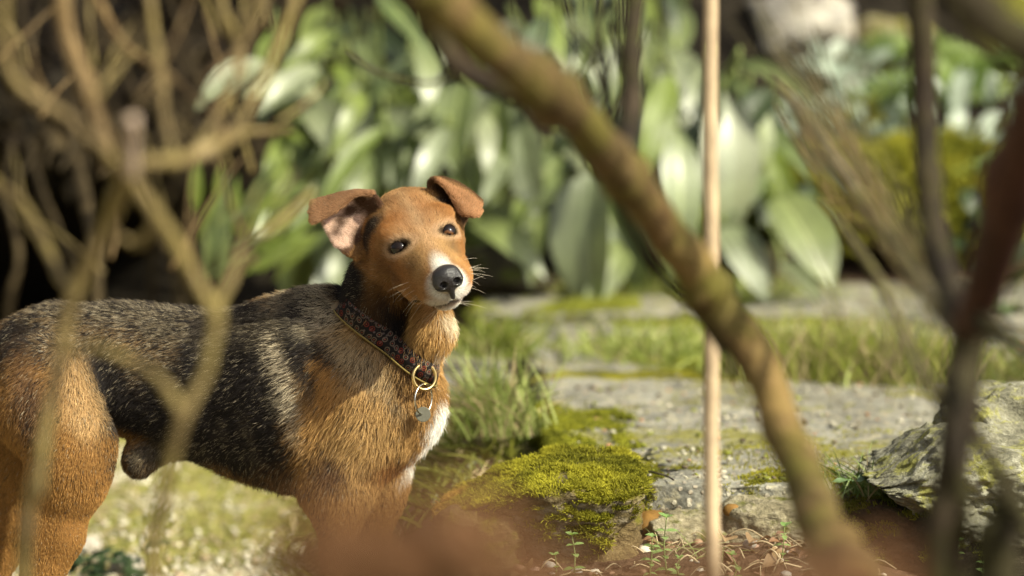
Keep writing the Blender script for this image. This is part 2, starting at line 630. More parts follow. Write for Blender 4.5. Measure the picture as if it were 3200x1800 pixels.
glay((1 - left) * (1 - sstep(4.8, 5.0, ys)) * sstep(.1, .7, n2), SOIL * 1.6)
glay(sstep(7.3, 7.9, ys + .2 * n1), SHADE_SOIL)
glay(sstep(.55, .9, xs) * sstep(7.4, 7.8, ys) * sstep(-.5, .2, n1), MOSSY * [1.4, 1.3, 1.])
glay((1 - sstep(-1.0, -.4, xs)) * sstep(8.3, 8.8, ys), SHADE_SOIL)
me = mesh_np('ground', P, Fq)
set_col(me, col)
ground = tag(link('ground', me, mat_ground()), kind='structure')

def ground_z(x, y):
    return float(terrain(np.array([float(x)]), np.array([float(y)]))[0])
def on_ground(px, py, it=12):
    """where a line of sight first meets the ground"""
    p = on_z(px, py, .1)
    for _ in range(it):
        p = on_z(px, py, ground_z(p[0], p[1]))
    return p

# leaf-littered bank with an undercut foot, at the left behind the dog
bx = np.arange(-3.2, -.05, .03)
prof = catmull([(9.0, -.05), (8.75, .08), (8.35, .30), (8.02, .43), (8.12, .56), (8.55, .72), (9.2, .98), (10.2, 1.5), (11.5, 2.1)], 70)
PX = np.repeat(bx, len(prof)); PY = np.tile(prof[:, 0], len(bx)); PZ = np.tile(prof[:, 1], len(bx))
fall = sstep(-.75, -.15, PX)
P = np.stack([PX, PY + fall * .5, PZ], 1)
d = .13 * vnoise(P, 2.1, 51)[:, None] + .05 * fbm(P, 7, 52, 3)[:, None] + .018 * fbm(P, 30, 53, 3)[:, None]
P = P + d * np.array([.2, -1.0, .55])
m_ = len(prof)
ii = np.arange(len(bx) - 1)[:, None] * m_ + np.arange(m_ - 1)[None]
Fq = np.stack([ii, ii + m_, ii + m_ + 1, ii + 1], -1).reshape(-1, 4)
me = mesh_np('leafy_bank', P, Fq)
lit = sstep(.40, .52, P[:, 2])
c1 = np.array([.020, .014, .009]); c2 = np.array([.026, .017, .008])  # soil and litter tones darkened to hold the bank's shade
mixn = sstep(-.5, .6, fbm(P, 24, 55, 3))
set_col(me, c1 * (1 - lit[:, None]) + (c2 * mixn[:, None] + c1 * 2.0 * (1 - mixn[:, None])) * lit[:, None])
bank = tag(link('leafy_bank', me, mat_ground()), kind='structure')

# ================================================================ the stone path
M_SLAB = mat_slab()
path = tag(empty('stone_path', (.5, 5.8, SLAB_Z)), kind='structure')
def slab(corners, top, thick, seed, parent=path, mat=None, wob=.018, name='slab', label=None, nseg=44, dome=.004, tilt=0):
    """a thick uneven flagstone: ragged outline, worn edges, real underside"""
    C = np.array(corners, float)
    k = len(C)
    out = []
    for a in range(k):
        t = np.arange(nseg) / nseg
        out.append(C[a][None] * (1 - t[:, None]) + C[(a + 1) % k][None] * t[:, None])
    O = np.concatenate(out)
    for _ in range(5):
        O = .5 * O + .25 * (np.roll(O, 1, 0) + np.roll(O, -1, 0))
    cen = O.mean(0)
    n = len(O)
    O3 = np.concatenate([O, np.zeros((n, 1))], 1)
    rad = unit(O - cen)
    O = O + rad * (wob * vnoise(O3, 7, seed) + wob * .5 * vnoise(O3, 23, seed + 1) + wob * .25 * vnoise(O3, 60, seed + 2))[:, None]
    rings = []
    inner = np.concatenate([[0.0, .004, .011, .022, .04, .07, .11], np.linspace(.16, 1.0, 16)])
    for j, f in enumerate([(1.0, -thick), (1.0, -thick * .93), (1.0, -thick * .62), (1.0, -thick * .35), (1.0, -thick * .16)]):
        q = np.concatenate([O, np.full((n, 1), f[1])], 1)
        q[:, :2] -= rad * (.010 if j == 0 else .004 if j in (1,) else 0.0)
        rings.append(q)
    L = np.linalg.norm(O - cen, axis=1)
    for f in inner:
        if f < .5:
            q = O - rad * (f * .9)
            if f > .12:
                q = cen + (O - cen) * (1 - (f - .11) / .89)[..., None] if False else cen + (O - cen) * (1 - f)
        else:
            q = cen + (O - cen) * (1 - f)
        z = -thick * .05 * (f == 0) - .0012 * (f < .006) + dome * f
        rings.append(np.concatenate([q, np.full((n, 1), z)], 1))
    R = np.concatenate(rings)
    side = R[:, 2] < -.0015
    R[:, 2] += top + .0045 * fbm(R, 9, seed + 5, 4) + .0022 * fbm(R, 40, seed + 6, 3)
    R[:, 0] += side * .006 * fbm(R, 30, seed + 7, 3); R[:, 1] += side * .008 * fbm(R, 30, seed + 8, 3)
    R[:, 2] += tilt * (R[:, 0] - cen[0])
    nr = len(rings)
    a = np.arange(nr - 1)[:, None] * n + np.arange(n)[None]
    b = np.arange(nr - 1)[:, None] * n + (np.arange(n)[None] + 1) % n
    Fs = np.stack([a, b, b + n, a + n], -1).reshape(-1, 4)
    o = link(name, mesh_np(name, R, Fs), mat or M_SLAB, parent)
    if label: o['label'] = label
    return o, R, Fs
def sq(px, py, z=SLAB_Z): return on_z(px, py, z)[:2]
s1, s1V, s1F = slab([(.155, 4.80), (.62, 4.83), (1.25, 5.05), (1.25, 6.02), (.040, 6.02), (.055, 5.25)], SLAB_Z, .042, 3, nseg=36)
s2, s2V, s2F = slab([(.030, 6.07), (.56, 6.05), (.58, 6.86), (.020, 6.80)], SLAB_Z, .05, 13, wob=.02)
s3, _, _ = slab([(.60, 6.08), (1.5, 6.08), (1.5, 6.72), (.61, 6.76)], SLAB_Z - .006, .05, 23, wob=.02)
s4, s4V, s4F = slab([(-.07, 6.95), (.07, 6.90), (.40, 6.92), (.42, 7.35), (-.05, 7.5)], SLAB_Z + .012, .05, 33, wob=.03)
s5, s5V, s5F = slab([(.44, 6.92), (1.6, 6.84), (1.6, 7.62), (.46, 7.55)], SLAB_Z + .004, .05, 43, wob=.025)
s6, _, _ = slab([(-.12, 6.25), (.0, 6.22), (.0, 6.70), (-.13, 6.75)], SLAB_Z - .03, .06, 53, wob=.02)
# ================================================================ stones
_ico = {}
def ico(sub):
    if sub not in _ico:
        bm = bmesh.new()
        bmesh.ops.create_icosphere(bm, subdivisions=sub, radius=1.0)
        _ico[sub] = (np.array([v.co[:] for v in bm.verts]), np.array([[v.index for v in f.verts] for f in bm.faces]))
        bm.free()
    return _ico[sub]
def stone_np(half, seed, sub=4, box=3.2, rough=.16, fine=.05, cuts=4, warp=None):
    D, Ft = ico(sub)
    p = 1.0 / (np.abs(D) ** box).sum(1) ** (1 / box)
    P = D * p[:, None]
    r = np.random.default_rng(seed)
    for _ in range(cuts):
        nv = unit(r.standard_normal(3)); h = .62 + .28 * r.random()
        dd = P @ nv - h
        P = P - np.maximum(dd, 0)[:, None] * nv * .85
    P = P * (1 + rough * fbm(P, 1.6, seed, 3) + fine * fbm(P, 7, seed + 9, 3))[:, None]
    if warp is not None:
        P = warp(P)
    return P * np.array(half), Ft
def stone(name, c, half, seed, mat, label=None, cat=None, group=None, rot=0.0, tilt=(0, 0), parent=None, **kw):
    P, Ft = stone_np(half, seed, **kw)
    R = np.array((Matrix.Rotation(rot, 3, 'Z') @ Matrix.Rotation(tilt[0], 3, 'Y') @ Matrix.Rotation(tilt[1], 3, 'X')))
    P = P @ R.T
    o = link(name, mesh_np(name, P, Ft), mat)
    o.location = Vector([float(v) for v in c])
    tag(o, label, cat, group)
    return o, P + np.array(c), Ft

M_MOSSROCK = mat_rock('mossy sandstone', (.060, .044, .022), (.125, .095, .042), (.27, .235, .18), (.15, .13, .012), .35)
M_EDGE = mat_rock('brown edging stone', (.055, .036, .018), (.12, .085, .036), (.20, .145, .07), (.13, .115, .012), .42)
M_LICHEN = mat_rock('lichened rock', (.065, .060, .042), (.19, .18, .125), (.37, .36, .28), (.13, .125, .02), .25, (.32, .31, .065), up=False)
M_DARKROCK = mat_rock('shade-dark stone', (.010, .008, .005), (.028, .022, .013), (.06, .048, .028), (.06, .07, .008), .25)  # near-black: shade under ledge and leaves is put into the stone colour
M_PALE = mat_rock('pale boulder', (.20, .17, .13), (.42, .38, .32), (.62, .58, .51), (.10, .10, .02), -.3)
M_BUFF = mat_rock('buff boulder', (.16, .13, .06), (.30, .26, .14), (.42, .38, .25), (.16, .15, .02), .5)
M_OCHRE = mat_plain('ochre cobble', (.16, .082, .016), .75, .3, .1, 70)
M_AGG = mat_rock('old concrete', (.10, .085, .05), (.22, .19, .12), (.36, .32, .23), (.12, .12, .015), .25)

def moss(name, V, Fm, mask, count, ln, parent, cols, seed, droop=.25, rad=.00042, lift=1.0):
    """a pelt of moss shoots where mask(P, N) > 0; a real cushion, not a colour"""
    V = np.asarray(V); Fm = np.asarray(Fm)
    T = Fm if Fm.shape[1] == 3 else np.concatenate([Fm[:, [0, 1, 2]], Fm[:, [0, 2, 3]]])
    a, b, c = V[T[:, 0]], V[T[:, 1]], V[T[:, 2]]
    cr = np.cross(b - a, c - a); ar = np.linalg.norm(cr, axis=1); nn = unit(cr)
    cen = (a + b + c) / 3
    w = ar * np.clip(mask(cen, nn), 0, 1)
    if w.sum() <= 0:
        return None
    r = np.random.default_rng(seed)
    t = r.choice(len(T), count, p=w / w.sum())
    u, v = r.random(count), r.random(count); f = u + v > 1; u[f], v[f] = 1 - u[f], 1 - v[f]
    P = a[t] + (b[t] - a[t]) * u[:, None] + (c[t] - a[t]) * v[:, None]
    N_ = nn[t]
    hh = ln * (.55 + .7 * r.random(count)) * (1 + .55 * vnoise(P, 55, seed) + .35 * vnoise(P, 140, seed + 1))
    d = unit(N_ * lift + .45 * r.standard_normal((count, 3)) + np.array([0, 0, .25]))
    d2 = unit(d + .35 * r.standard_normal((count, 3)) + np.array([0, 0, -droop]))
    pts = np.stack([P - N_ * .001, P + d * (hh * .55)[:, None], P + (d * .55 + d2 * .45) * hh[:, None]], 1)
    cu = bpy.data.hair_curves.new(name)
    cu.add_curves([3] * count)
    cu.attributes['position'].data.foreach_set('vector', pts.astype(np.float32).ravel())
    ra = cu.attributes.get('radius') or cu.attributes.new('radius', 'FLOAT', 'POINT')
    ra.data.foreach_set('value', (np.array([1., .9, .45])[None] * rad * (.7 + .6 * r.random(count))[:, None]).astype(np.float32).ravel())
    k = np.clip(.5 + .5 * fbm(P, 26, seed + 4, 3) + .18 * r.standard_normal(count), 0, 1)
    cc = np.array(cols[0])[None] * (1 - k[:, None]) + np.array(cols[1])[None] * k[:, None]
    if len(cols) > 2:
        q = sstep(.0, .55, cols[3](P) if len(cols) > 3 else fbm(P, 9, seed + 7, 3))
        cc = cc * (1 - q[:, None]) + np.array(cols[2])[None] * q[:, None]
    ca = cu.attributes.new('col', 'FLOAT_COLOR', 'CURVE')
    ca.data.foreach_set('color', np.concatenate([cc, np.ones((count, 1))], 1).astype(np.float32).ravel())
    o = link(name, cu, M_MOSS)
    if parent is not None:
        o.parent = parent
        o.matrix_parent_inverse = Matrix.Translation(-parent.location)
    o['kind'] = 'stuff'
    return o
M_MOSS = mat_vcol('moss shoots', .75, .1)
YG = (.070, .070, .006); YG2 = (.31, .285, .024); BRONZE = (.32, .19, .035)

def d_to(z, py):
    return (CAM_H - z) * 12000.0 / (py + 220)

# the long mossy edging stone in front of the path
def warp_edge(P):
    x = P[:, 0]
    t = sstep(-1.0, .15, x)
    Q = P.copy()
    top = P[:, 2] > 0
    Q[:, 2] = np.where(top, P[:, 2] * (.30 + .70 * t), P[:, 2] * (.35 + .65 * t)) - .22 * (1 - t)
    Q[:, 1] = P[:, 1] * (.7 + .3 * t)
    return Q
c = pt(1690, 1588, 4.80)
mr, mrV, mrF = stone('mossy_stone', c, (.126, .105, .052), 5, M_MOSSROCK, 'long edging stone under a cushion of yellow green moss, in front of the dog', 'stone', 'edging stones',
                     tilt=(-.03, .10), sub=6, box=8, rough=.07, fine=.05, cuts=2, warp=warp_edge)
bare_c = pt(1560, 1490, 4.74)
def moss_mask(Pq, Nq):
    up = Nq[:, 2] + .35 * fbm(Pq, 14, 5, 3) + .40 * sstep(.06, .12, Pq[:, 0]) * (Nq[:, 2] > -.35)
    m = sstep(.40, .75, up)
    # bare streak of pale stone
    q = (Pq - bare_c); s_ = np.abs(q[:, 2] - .28 * q[:, 0] + .004 * vnoise(Pq, 60, 4)) ; on = np.abs(q[:, 0]) < .055
    m = m * (1 - on * (1 - sstep(.006, .011, s_)))
    q2 = np.linalg.norm((Pq - pt(1765, 1487, 4.72)) * [1, .4, 1.4], axis=1)
    return m * sstep(.012, .018, q2) * (.10 + .90 * sstep(-.25, .15, fbm(Pq, 22, 6, 3)))
moss('moss', mrV, mrF, moss_mask, 60000, .0075, mr, (YG, YG2, BRONZE, lambda P: (-.045 - P[:, 0]) * 12 + .3 * vnoise(P, 30, 3)), 11, rad=.00050)
c = pt(1795, 1660, 4.80)
stone('edging_stone', c, (.080, .085, .050), 15, M_EDGE, 'brown square-faced stone directly beneath the mossy stone', 'stone', 'edging stones', sub=5, box=5, rough=.07, cuts=2)
c = pt(1500, 1718, 4.80)
stone('edging_stone', c, (.058, .075, .058), 17, M_EDGE, 'brown stone left of the crack, low behind the rusty leaves', 'stone', 'edging stones', sub=5, box=4.5, rough=.08, cuts=3)
# rubble that carries the path
c = pt(2025, 1652, 4.86)
stone('cobble', c, (.030, .03, .024), 21, M_OCHRE, 'round ochre cobble in the gap between the mossy stone and the slab', 'stone', sub=4, box=2.3, rough=.08, cuts=1)
c = pt(2160, 1668, 4.84)
stone('rubble_stone', c, (.050, .05, .028), 23, M_AGG, 'grey pitted stone under the slab, left of the cane', 'stone', 'rubble under the slab', sub=5, rough=.2, fine=.09)
c = pt(2395, 1640, 4.855)
agg, aggV, aggF = stone('rubble_stone', c, (.058, .055, .036), 25, M_AGG, 'block of old concrete under the slab between the cane and the leaning trunk', 'stone', 'rubble under the slab', sub=5, box=5, rough=.08, fine=.05, cuts=2)
for k, (px, py, r_) in enumerate([(2284, 1592, .010), (2336, 1632, .009), (2430, 1635, .006), (2392, 1612, .005), (2320, 1655, .006), (2365, 1598, .006), (2450, 1600, .006)]):
    o, _, _ = stone('embedded_pebble', pt(px, py, 4.812), (r_, r_ * .7, r_ * .8), 60 + k, M_OCHRE if k in (0, 1, 4) else M_AGG, sub=2, cuts=3)
    w = o.location.copy(); o.parent = agg; o.matrix_parent_inverse = Matrix.Translation(-agg.location)
c = pt(2590, 1655, 4.87)
stone('rubble_stone', c, (.045, .05, .036), 27, M_DARKROCK, 'dark mossy stone under the slab behind the leaning trunk', 'stone', 'rubble under the slab', sub=4)
# moss along the slab's worn edge and joints
def edge_mask(Pq, Nq):
    near = 1 - sstep(4.86, 5.0, Pq[:, 1] + .1 * vnoise(Pq, 9, 3))
    a = near * sstep(-.05, .35, fbm(Pq, 13, 71, 4) - .42 + .85 * (1 - sstep(.15, .22, Pq[:, 0]))) * sstep(-.2, .1, Nq[:, 2] + .15)
    b = (1 - sstep(.02, .07, Pq[:, 0] + .02 * vnoise(Pq, 12, 4))) * sstep(5.0, 5.2, Pq[:, 1]) * (1 - sstep(5.5, 5.75, Pq[:, 1]))
    cc = sstep(5.93, 5.99, Pq[:, 1] + .03 * vnoise(Pq, 6, 8))
    e_ = .10 * sstep(.30, .55, fbm(Pq, 8, 77, 4)) * sstep(.3, .6, Nq[:, 2])
    return a + b * .7 + cc * .5 + e_ * .5
moss('moss', s1V, s1F, edge_mask, 60000, .0045, s1, (YG, YG2), 31, rad=.00048)
moss('moss', s2V, s2F, lambda P, N: sstep(6.66, 6.76, P[:, 1] + .05 * vnoise(P, 6, 4)) * sstep(.15, .3, P[:, 0]) + sstep(.22, .36, P[:, 0] + .12 * vnoise(P, 5, 2)) * (P[:, 1] < 6.6) * .9, 22000, .010, s2, ((.11, .12, .015), (.27, .28, .04)), 33, rad=.0009)
for sV, sF, so, sd in ((s4V, s4F, s4, 37),):
    moss('moss', sV, sF, lambda P, N: sstep(-.05, .3, fbm(P, 6, sd, 4) + .5 * (N[:, 2] < .6)), 12000, .010, so, ((.11, .12, .015), (.27, .28, .04)), sd, rad=.0011)
# loose grit, chips and scraps of moss on the flagstones
r = np.random.default_rng(66)
mb = MB()
G1, GF = ico(1)
for k in range(2300):
    x_, y_ = r.uniform(.06, 1.2), 4.84 + 2.0 * r.random() ** 1.4
    if 6.00 < y_ < 6.1: continue
    s_ = .0016 + .0042 * r.random() ** 2.5
    q = G1 * (1 + .25 * r.standard_normal((len(G1), 1))) * np.array([s_, s_, s_ * .55]) + np.array([x_, y_, SLAB_Z + .004 + s_ * .2])
    t = r.random()
    cc = np.array([.40, .37, .28]) if t < .34 else np.array([.10, .075, .045]) if t < .62 else np.array([.16, .17, .02]) if t < .90 else np.array([.36, .20, .10])
    mb.add(q, GF, cc * (.7 + .5 * r.random()))
tag(mb.build('path_grit', mat_vcol('path grit', .75, .3)), kind='stuff')
# moss hanging over the path's left edge
moss('moss', s1V, s1F, lambda P, N: (P[:, 0] < .16) * sstep(4.98, 5.1, P[:, 1]) * (1 - sstep(5.45, 5.6, P[:, 1])) * sstep(-.3, .3, -N[:, 0] - .9 * N[:, 2] + .75 + .5 * fbm(P, 16, 3, 3)), 16000, .013, s1, ((.06, .065, .006), (.24, .24, .02)), 36, rad=.0008, droop=.9)
# the lichened rock at the right
def warp_big(P):
    Q = P.copy()
    x = P[:, 0]
    t = sstep(-1.0, -.25, x)
    top = P[:, 2] > 0
    Q[:, 2] = np.where(top, P[:, 2] * (.12 + .88 * t), P[:, 2] * (.45 + .55 * t))
    Q[:, 0] = x + .16 * (P[:, 2] < 0) * (-P[:, 2]) * 0 - .18 * np.clip(-P[:, 2], 0, 1) * 0
    Q[:, 1] = P[:, 1] - .22 * np.clip(-P[:, 2] + .1, 0, 1)
    return Q
c = pt(2990, 1502, 4.80)
big, bigV, bigF = stone('lichened_rock', c, (.118, .12, .058), 8, M_LICHEN, 'large angular rock covered in yellow and grey lichen behind the dark forked shrub', 'rock', 'rocks at the right of the path',
                        tilt=(.06, .1), sub=6, box=3.6, rough=.15, fine=.09, cuts=5, warp=warp_big)
c = pt(3190, 1390, 4.93)
stone('lichened_rock', c, (.10, .10, .075), 42, M_LICHEN, 'rounded grey rock behind the large lichened rock at the right edge', 'rock', 'rocks at the right of the path', sub=5, rough=.2, fine=.09, cuts=4)
c = pt(3170, 1500, 4.76)
stone('lichened_rock', c, (.075, .08, .045), 44, M_LICHEN, 'low lichened rock against the right edge in front of the big one', 'rock', 'rocks at the right of the path', sub=5, rough=.22, fine=.1, cuts=5)
c = pt(2890, 1672, 4.80)
ld, ldV, ldF = stone('ledge_stone', c, (.105, .10, .042), 46, M_DARKROCK, 'ledge stone under the lichened rock, its colour darkened as shade', 'stone', sub=5, box=4, rough=.14, fine=.09)
moss('moss', ldV, ldF, lambda P, N: sstep(.1, .5, fbm(P, 22, 4, 3) + .3 * N[:, 2] + .6 * (1 - sstep(.40, .47, P[:, 0]))), 9000, .006, ld, ((.05, .06, .005), (.16, .17, .012)), 47, rad=.0006)
c = pt(3130, 1690, 4.80)
stone('ledge_stone', c, (.09, .10, .07), 48, M_DARKROCK, 'black shaded stone below the rocks at the bottom right', 'stone', sub=4, rough=.2)

# rockery behind
for px, py, d, h, sd, mt, lb in [
        (2490, 70, 8.35, (.115, .12, .075), 101, M_PALE, 'whitish boulder at the top of the rockery beyond the cane'),
        (2790, 150, 8.35, (.085, .10, .065), 102, M_BUFF, 'buff square boulder right of the whitish one'),
        (2330, 190, 8.45, (.10, .10, .06), 103, M_BUFF, 'mossy buff stone just right of the cane near the top'),
        (2640, 250, 8.30, (.07, .09, .05), 104, M_PALE, 'small grey stone half hidden among silvery leaves'),
        (2780, 465, 8.0, (.06, .07, .045), 105, M_PALE, 'small pale stone right of the large oval leaf'),
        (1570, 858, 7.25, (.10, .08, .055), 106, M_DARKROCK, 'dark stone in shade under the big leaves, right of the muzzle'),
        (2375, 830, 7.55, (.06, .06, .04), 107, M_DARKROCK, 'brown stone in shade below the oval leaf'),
        (2560, 520, 8.15, (.075, .07, .06), 108, M_EDGE, 'brown stone behind the oval leaf'),
        (2430, 560, 8.2, (.07, .07, .05), 109, M_EDGE, 'brown stone left of the oval leaf'),
        (3050, 60, 8.6, (.14, .10, .07), 110, M_EDGE, 'dark brown boulder at the top right')]:
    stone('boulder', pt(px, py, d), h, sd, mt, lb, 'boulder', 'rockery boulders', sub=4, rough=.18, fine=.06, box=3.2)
for k, (px, py, d, h, mc) in enumerate([(2650, 640, 7.75, (.20, .16, .085), 1), (2960, 640, 7.7, (.17, .15, .11), 1), (2330, 60, 8.5, (.10, .1, .1), 2), (2680, 30, 8.6, (.12, .1, .09), 2)]):
    o, mv, mf = stone('moss_cushion', pt(px, py, d), h, 120 + k, M_MOSSROCK, ['broad yellow green moss cushion beyond the leaning trunk', 'tall moss cushion right of the broad one, behind the dark shrub',
                      'olive moss hummock at the top behind the cane', 'olive moss hummock between the whitish and buff boulders'][k], 'moss', 'moss cushions on the rockery', sub=4, box=2.2, rough=.2, cuts=0)
    moss('moss', mv, mf, lambda P, N: sstep(-.3, .3, N[:, 2] - N[:, 1] * .6), 9000, .028, o, ((.09, .10, .010), (.30, .28, .03)) if mc == 1 else ((.06, .055, .005), (.19, .15, .01)), 130 + k, rad=.0028)
# a twig on the path
V_, F_ = tube_np(catmull([on_z(2010, 1470, SLAB_Z + .008), on_z(2050, 1478, SLAB_Z + .010), on_z(2085, 1488, SLAB_Z + .007), on_z(2105, 1500, SLAB_Z + .006)], 14), .0011, 6, .2)
tag(link('twig', mesh_np('twig', V_, F_), mat_plain('dark twig', (.05, .038, .03))), 'thin dark twig lying on the slab near the moss', 'twig')

# ------------------------------------------------ gravel on the lawn, pebbles and litter
M_PEB = [mat_plain('pebble ' + a, b, .6, .35, .25, 90, .2) for a, b in (('brown', (.24, .14, .085)), ('pink', (.36, .23, .17)), ('pale', (.50, .44, .35)), ('grey', (.24, .22, .19)))]
r = np.random.default_rng(77)
mb = MB()
D1, F1 = ico(1)
for k in range(1500):
    px = r.uniform(-60, 1400); py = r.uniform(1470, 1830) if k > 250 else r.uniform(1700, 1830)
    p = on_z(px, py, 0.0)
    if p[1] > 8 or p[0] > -.30: continue
    s_ = .0030 + .0055 * r.random() ** 2
    if vnoise(p[None], 4, 3)[0] + (1 - (p[1] - 5.5)) * .5 < -.1 + .5 * r.random() - .3: continue
    z = ground_z(p[0], p[1])
    q = D1 * (1 + .2 * r.standard_normal((len(D1), 1))) * np.array([s_, s_, s_ * .6]) + np.array([p[0], p[1], z + s_ * .3])
    t = r.random()
    cc = np.array([.60, .55, .44]) if t < .45 else np.array([.36, .27, .17]) if t < .75 else np.array([.42, .38, .30])
    mb.add(q, F1, cc * (.7 + .5 * r.random()))
tag(mb.build('gravel', mat_vcol('gravel', .65, .35)), kind='stuff')

peb_mesh = []
for k in range(8):
    P_, Ft = stone_np((1, .8, .6), 200 + k, sub=2, box=2.2, rough=.15, cuts=2)
    for mtp in M_PEB:
        me = mesh_np('pebble', P_, Ft); me.materials.append(mtp); peb_mesh.append(me)
for k in range(120):
    px = r.uniform(1620, 2800); py = 1690 + 150 * r.random()
    if 2480 < px < 2520: continue
    p = on_ground(px, py)
    if p[1] > 4.79: continue
    s_ = .003 + .008 * r.random() ** 2.2
    o = bpy.data.objects.new('pebble', peb_mesh[r.integers(len(peb_mesh))]); COL.objects.link(o)
    o.location = (p[0], p[1], p[2] + s_ * .3); o.scale = (s_, s_, s_); o.rotation_euler = (r.uniform(-.3, .3), r.uniform(-.3, .3), r.uniform(0, 6.28))
    tag(o, 'small rounded pebble lying on the bare soil in front of the slab', 'pebble', 'pebbles on the bare soil')

def leaf_np(L, W, nu=8, nv=4, bend=.2, fold=.15, curl=0.0, base=.0, shape=(.9, 1.0), wav=0.0, seed=0):
    """leaf along +x from its base, normal +z; u,v for its veins"""
    u = np.linspace(0, 1, nu + 1); v = np.linspace(-1, 1, nv + 1)
    w = (np.sin(np.pi * np.clip(u, .0, 1) ** shape[0]) ** shape[1]); w[0] = .06; w[-1] = .02
    U, Vv = np.meshgrid(u, v, indexing='ij')
    Wd = np.repeat(w[:, None], nv + 1, 1) * W * .5
    ang = bend * U
    x = L * np.where(np.abs(bend) > 1e-3, np.sin(ang) / (bend if abs(bend) > 1e-3 else 1), U)
    z0 = -L * (1 - np.cos(ang)) / (bend if abs(bend) > 1e-3 else 1)
    y = Vv * Wd
    z = z0 + fold * np.abs(Vv) * Wd + curl * (Vv ** 2) * Wd
    if wav:
        r_ = np.random.default_rng(seed)
        z = z + wav * W * np.sin(U * 9 + r_.random() * 6) * np.abs(Vv) * np.sign(Vv + .01)
    P = np.stack([x, y, z], -1).reshape(-1, 3)
    n2 = nv + 1
    Fl = [(i * n2 + j, (i + 1) * n2 + j, (i + 1) * n2 + j + 1, i * n2 + j + 1) for i in range(nu) for j in range(nv)]
    uv = np.stack([U, (Vv + 1) / 2], -1).reshape(-1, 2)
    return P, Fl, uv
def leaf_mesh(name, P, Fl, uv, mat):
    me = mesh_np(name, P, Fl)
    ul = me.uv_layers.new(name='UVMap')
    li = np.empty(len(me.loops), np.int32); me.loops.foreach_get('vertex_index', li)
    ul.data.foreach_set('uv', uv[li].astype(np.float32).ravel())
    me.materials.append(mat)
    return me
def frame(direction, normal):
    x = unit(direction); z = unit(np.asarray(normal) - x * (np.asarray(normal) @ x)); y = np.cross(z, x)
    return np.stack([x, y, z], 1)
M_DEAD = [mat_leaf('dead leaf ' + a, b, c, gloss=.6, trans=.15, spec=.25) for a, b, c in (('brown', (.10, .052, .028), (.19, .10, .05)), ('pinkish', (.26, .15, .10), (.17, .09, .06)), ('tan', (.28, .19, .10), (.17, .11, .06)))]
dl = []
for k in range(9):
    P_, Fl, uv = leaf_np(1.0, .45 + .25 * (k % 3), 6, 4, bend=.7 + .3 * (k % 4), fold=.35, curl=.3, wav=.06, seed=k)
    dl.append(leaf_mesh('dead_leaf', P_, Fl, uv, M_DEAD[k % 3]))
for k in range(70):
    px = r.uniform(1640, 2780); py = 1695 + 140 * r.random()
    if k < 26: px, py = r.uniform(2230, 2520), r.uniform(1690, 1810)
    p = on_ground(px, py)
    if p[1] > 4.80: continue
    o = bpy.data.objects.new('dead_leaf', dl[r.integers(9)]); COL.objects.link(o)
    s_ = r.uniform(.012, .030)
    o.scale = (s_, s_, s_); o.location = (p[0], p[1], p[2] + .004 + .006 * r.random()); o.rotation_euler = (r.uniform(-.5, .5), r.uniform(-.6, .1), r.uniform(0, 6.28))
    tag(o, 'curled dry brown leaf lying on the soil in front of the slab', 'leaf', 'dead leaves on the bare soil')
mb = MB()
for k in range(90):
    p = on_ground(r.uniform(1650, 2750), 1690 + 130 * r.random())
    if p[1] > 4.8: continue
    a = r.uniform(0, 6.28); l_ = r.uniform(.02, .07)
    q = np.array([[p[0] - math.cos(a) * l_ / 2, p[1] - math.sin(a) * l_ / 2 * .5, p[2] + .004], [p[0], p[1], p[2] + .008 + .012 * r.random()], [p[0] + math.cos(a) * l_ / 2, p[1] + math.sin(a) * l_ / 2 * .5, p[2] + .004]])
    V_, F_ = tube_np(catmull(q, 7), .0006 + .0007 * r.random(), 4)
    mb.add(V_, F_, np.array([.42, .33, .20]) * (.4 + .8 * r.random()))
tag(mb.build('dry_litter', mat_vcol('straw litter')), kind='stuff')
# dead leaves over the bank
mb = MB()
bv = np.empty(len(bank.data.vertices) * 3, np.float32); bank.data.vertices.foreach_get('co', bv); bv = bv.reshape(-1, 3)
bn = np.empty(len(bank.data.vertices) * 3, np.float32); bank.data.vertices.foreach_get('normal', bn); bn = bn.reshape(-1, 3)
cand = np.where((bv[:, 2] > .44) & (bv[:, 2] < 1.3) & (bv[:, 0] > -1.7))[0]
for k in range(2600):
    j = cand[r.integers(len(cand))]
    L_ = r.uniform(.03, .08)
    P_, Fl, uv = leaf_np(L_, L_ * r.uniform(.4, .7), 3, 2, bend=r.uniform(.3, 1.2), fold=.3)
    nv_ = bn[j] if bn[j][2] > 0 else -bn[j]
    R_ = frame(r.standard_normal(3), nv_ + .7 * r.standard_normal(3))
    t = r.random()
    cc = np.array([.022, .015, .006]) if t < .6 else np.array([.065, .045, .019]) if t < .75 else np.array([.012, .009, .005])  # dead leaves darkened too, as the shade on the bank
    mb.add(P_ @ R_.T + bv[j] + nv_ * .01 + .02 * r.standard_normal(3), Fl, cc * (.6 + .7 * r.random()))
tag(mb.build('leaf_litter', mat_vcol('leaf litter', .75, .2, .12)), kind='stuff')
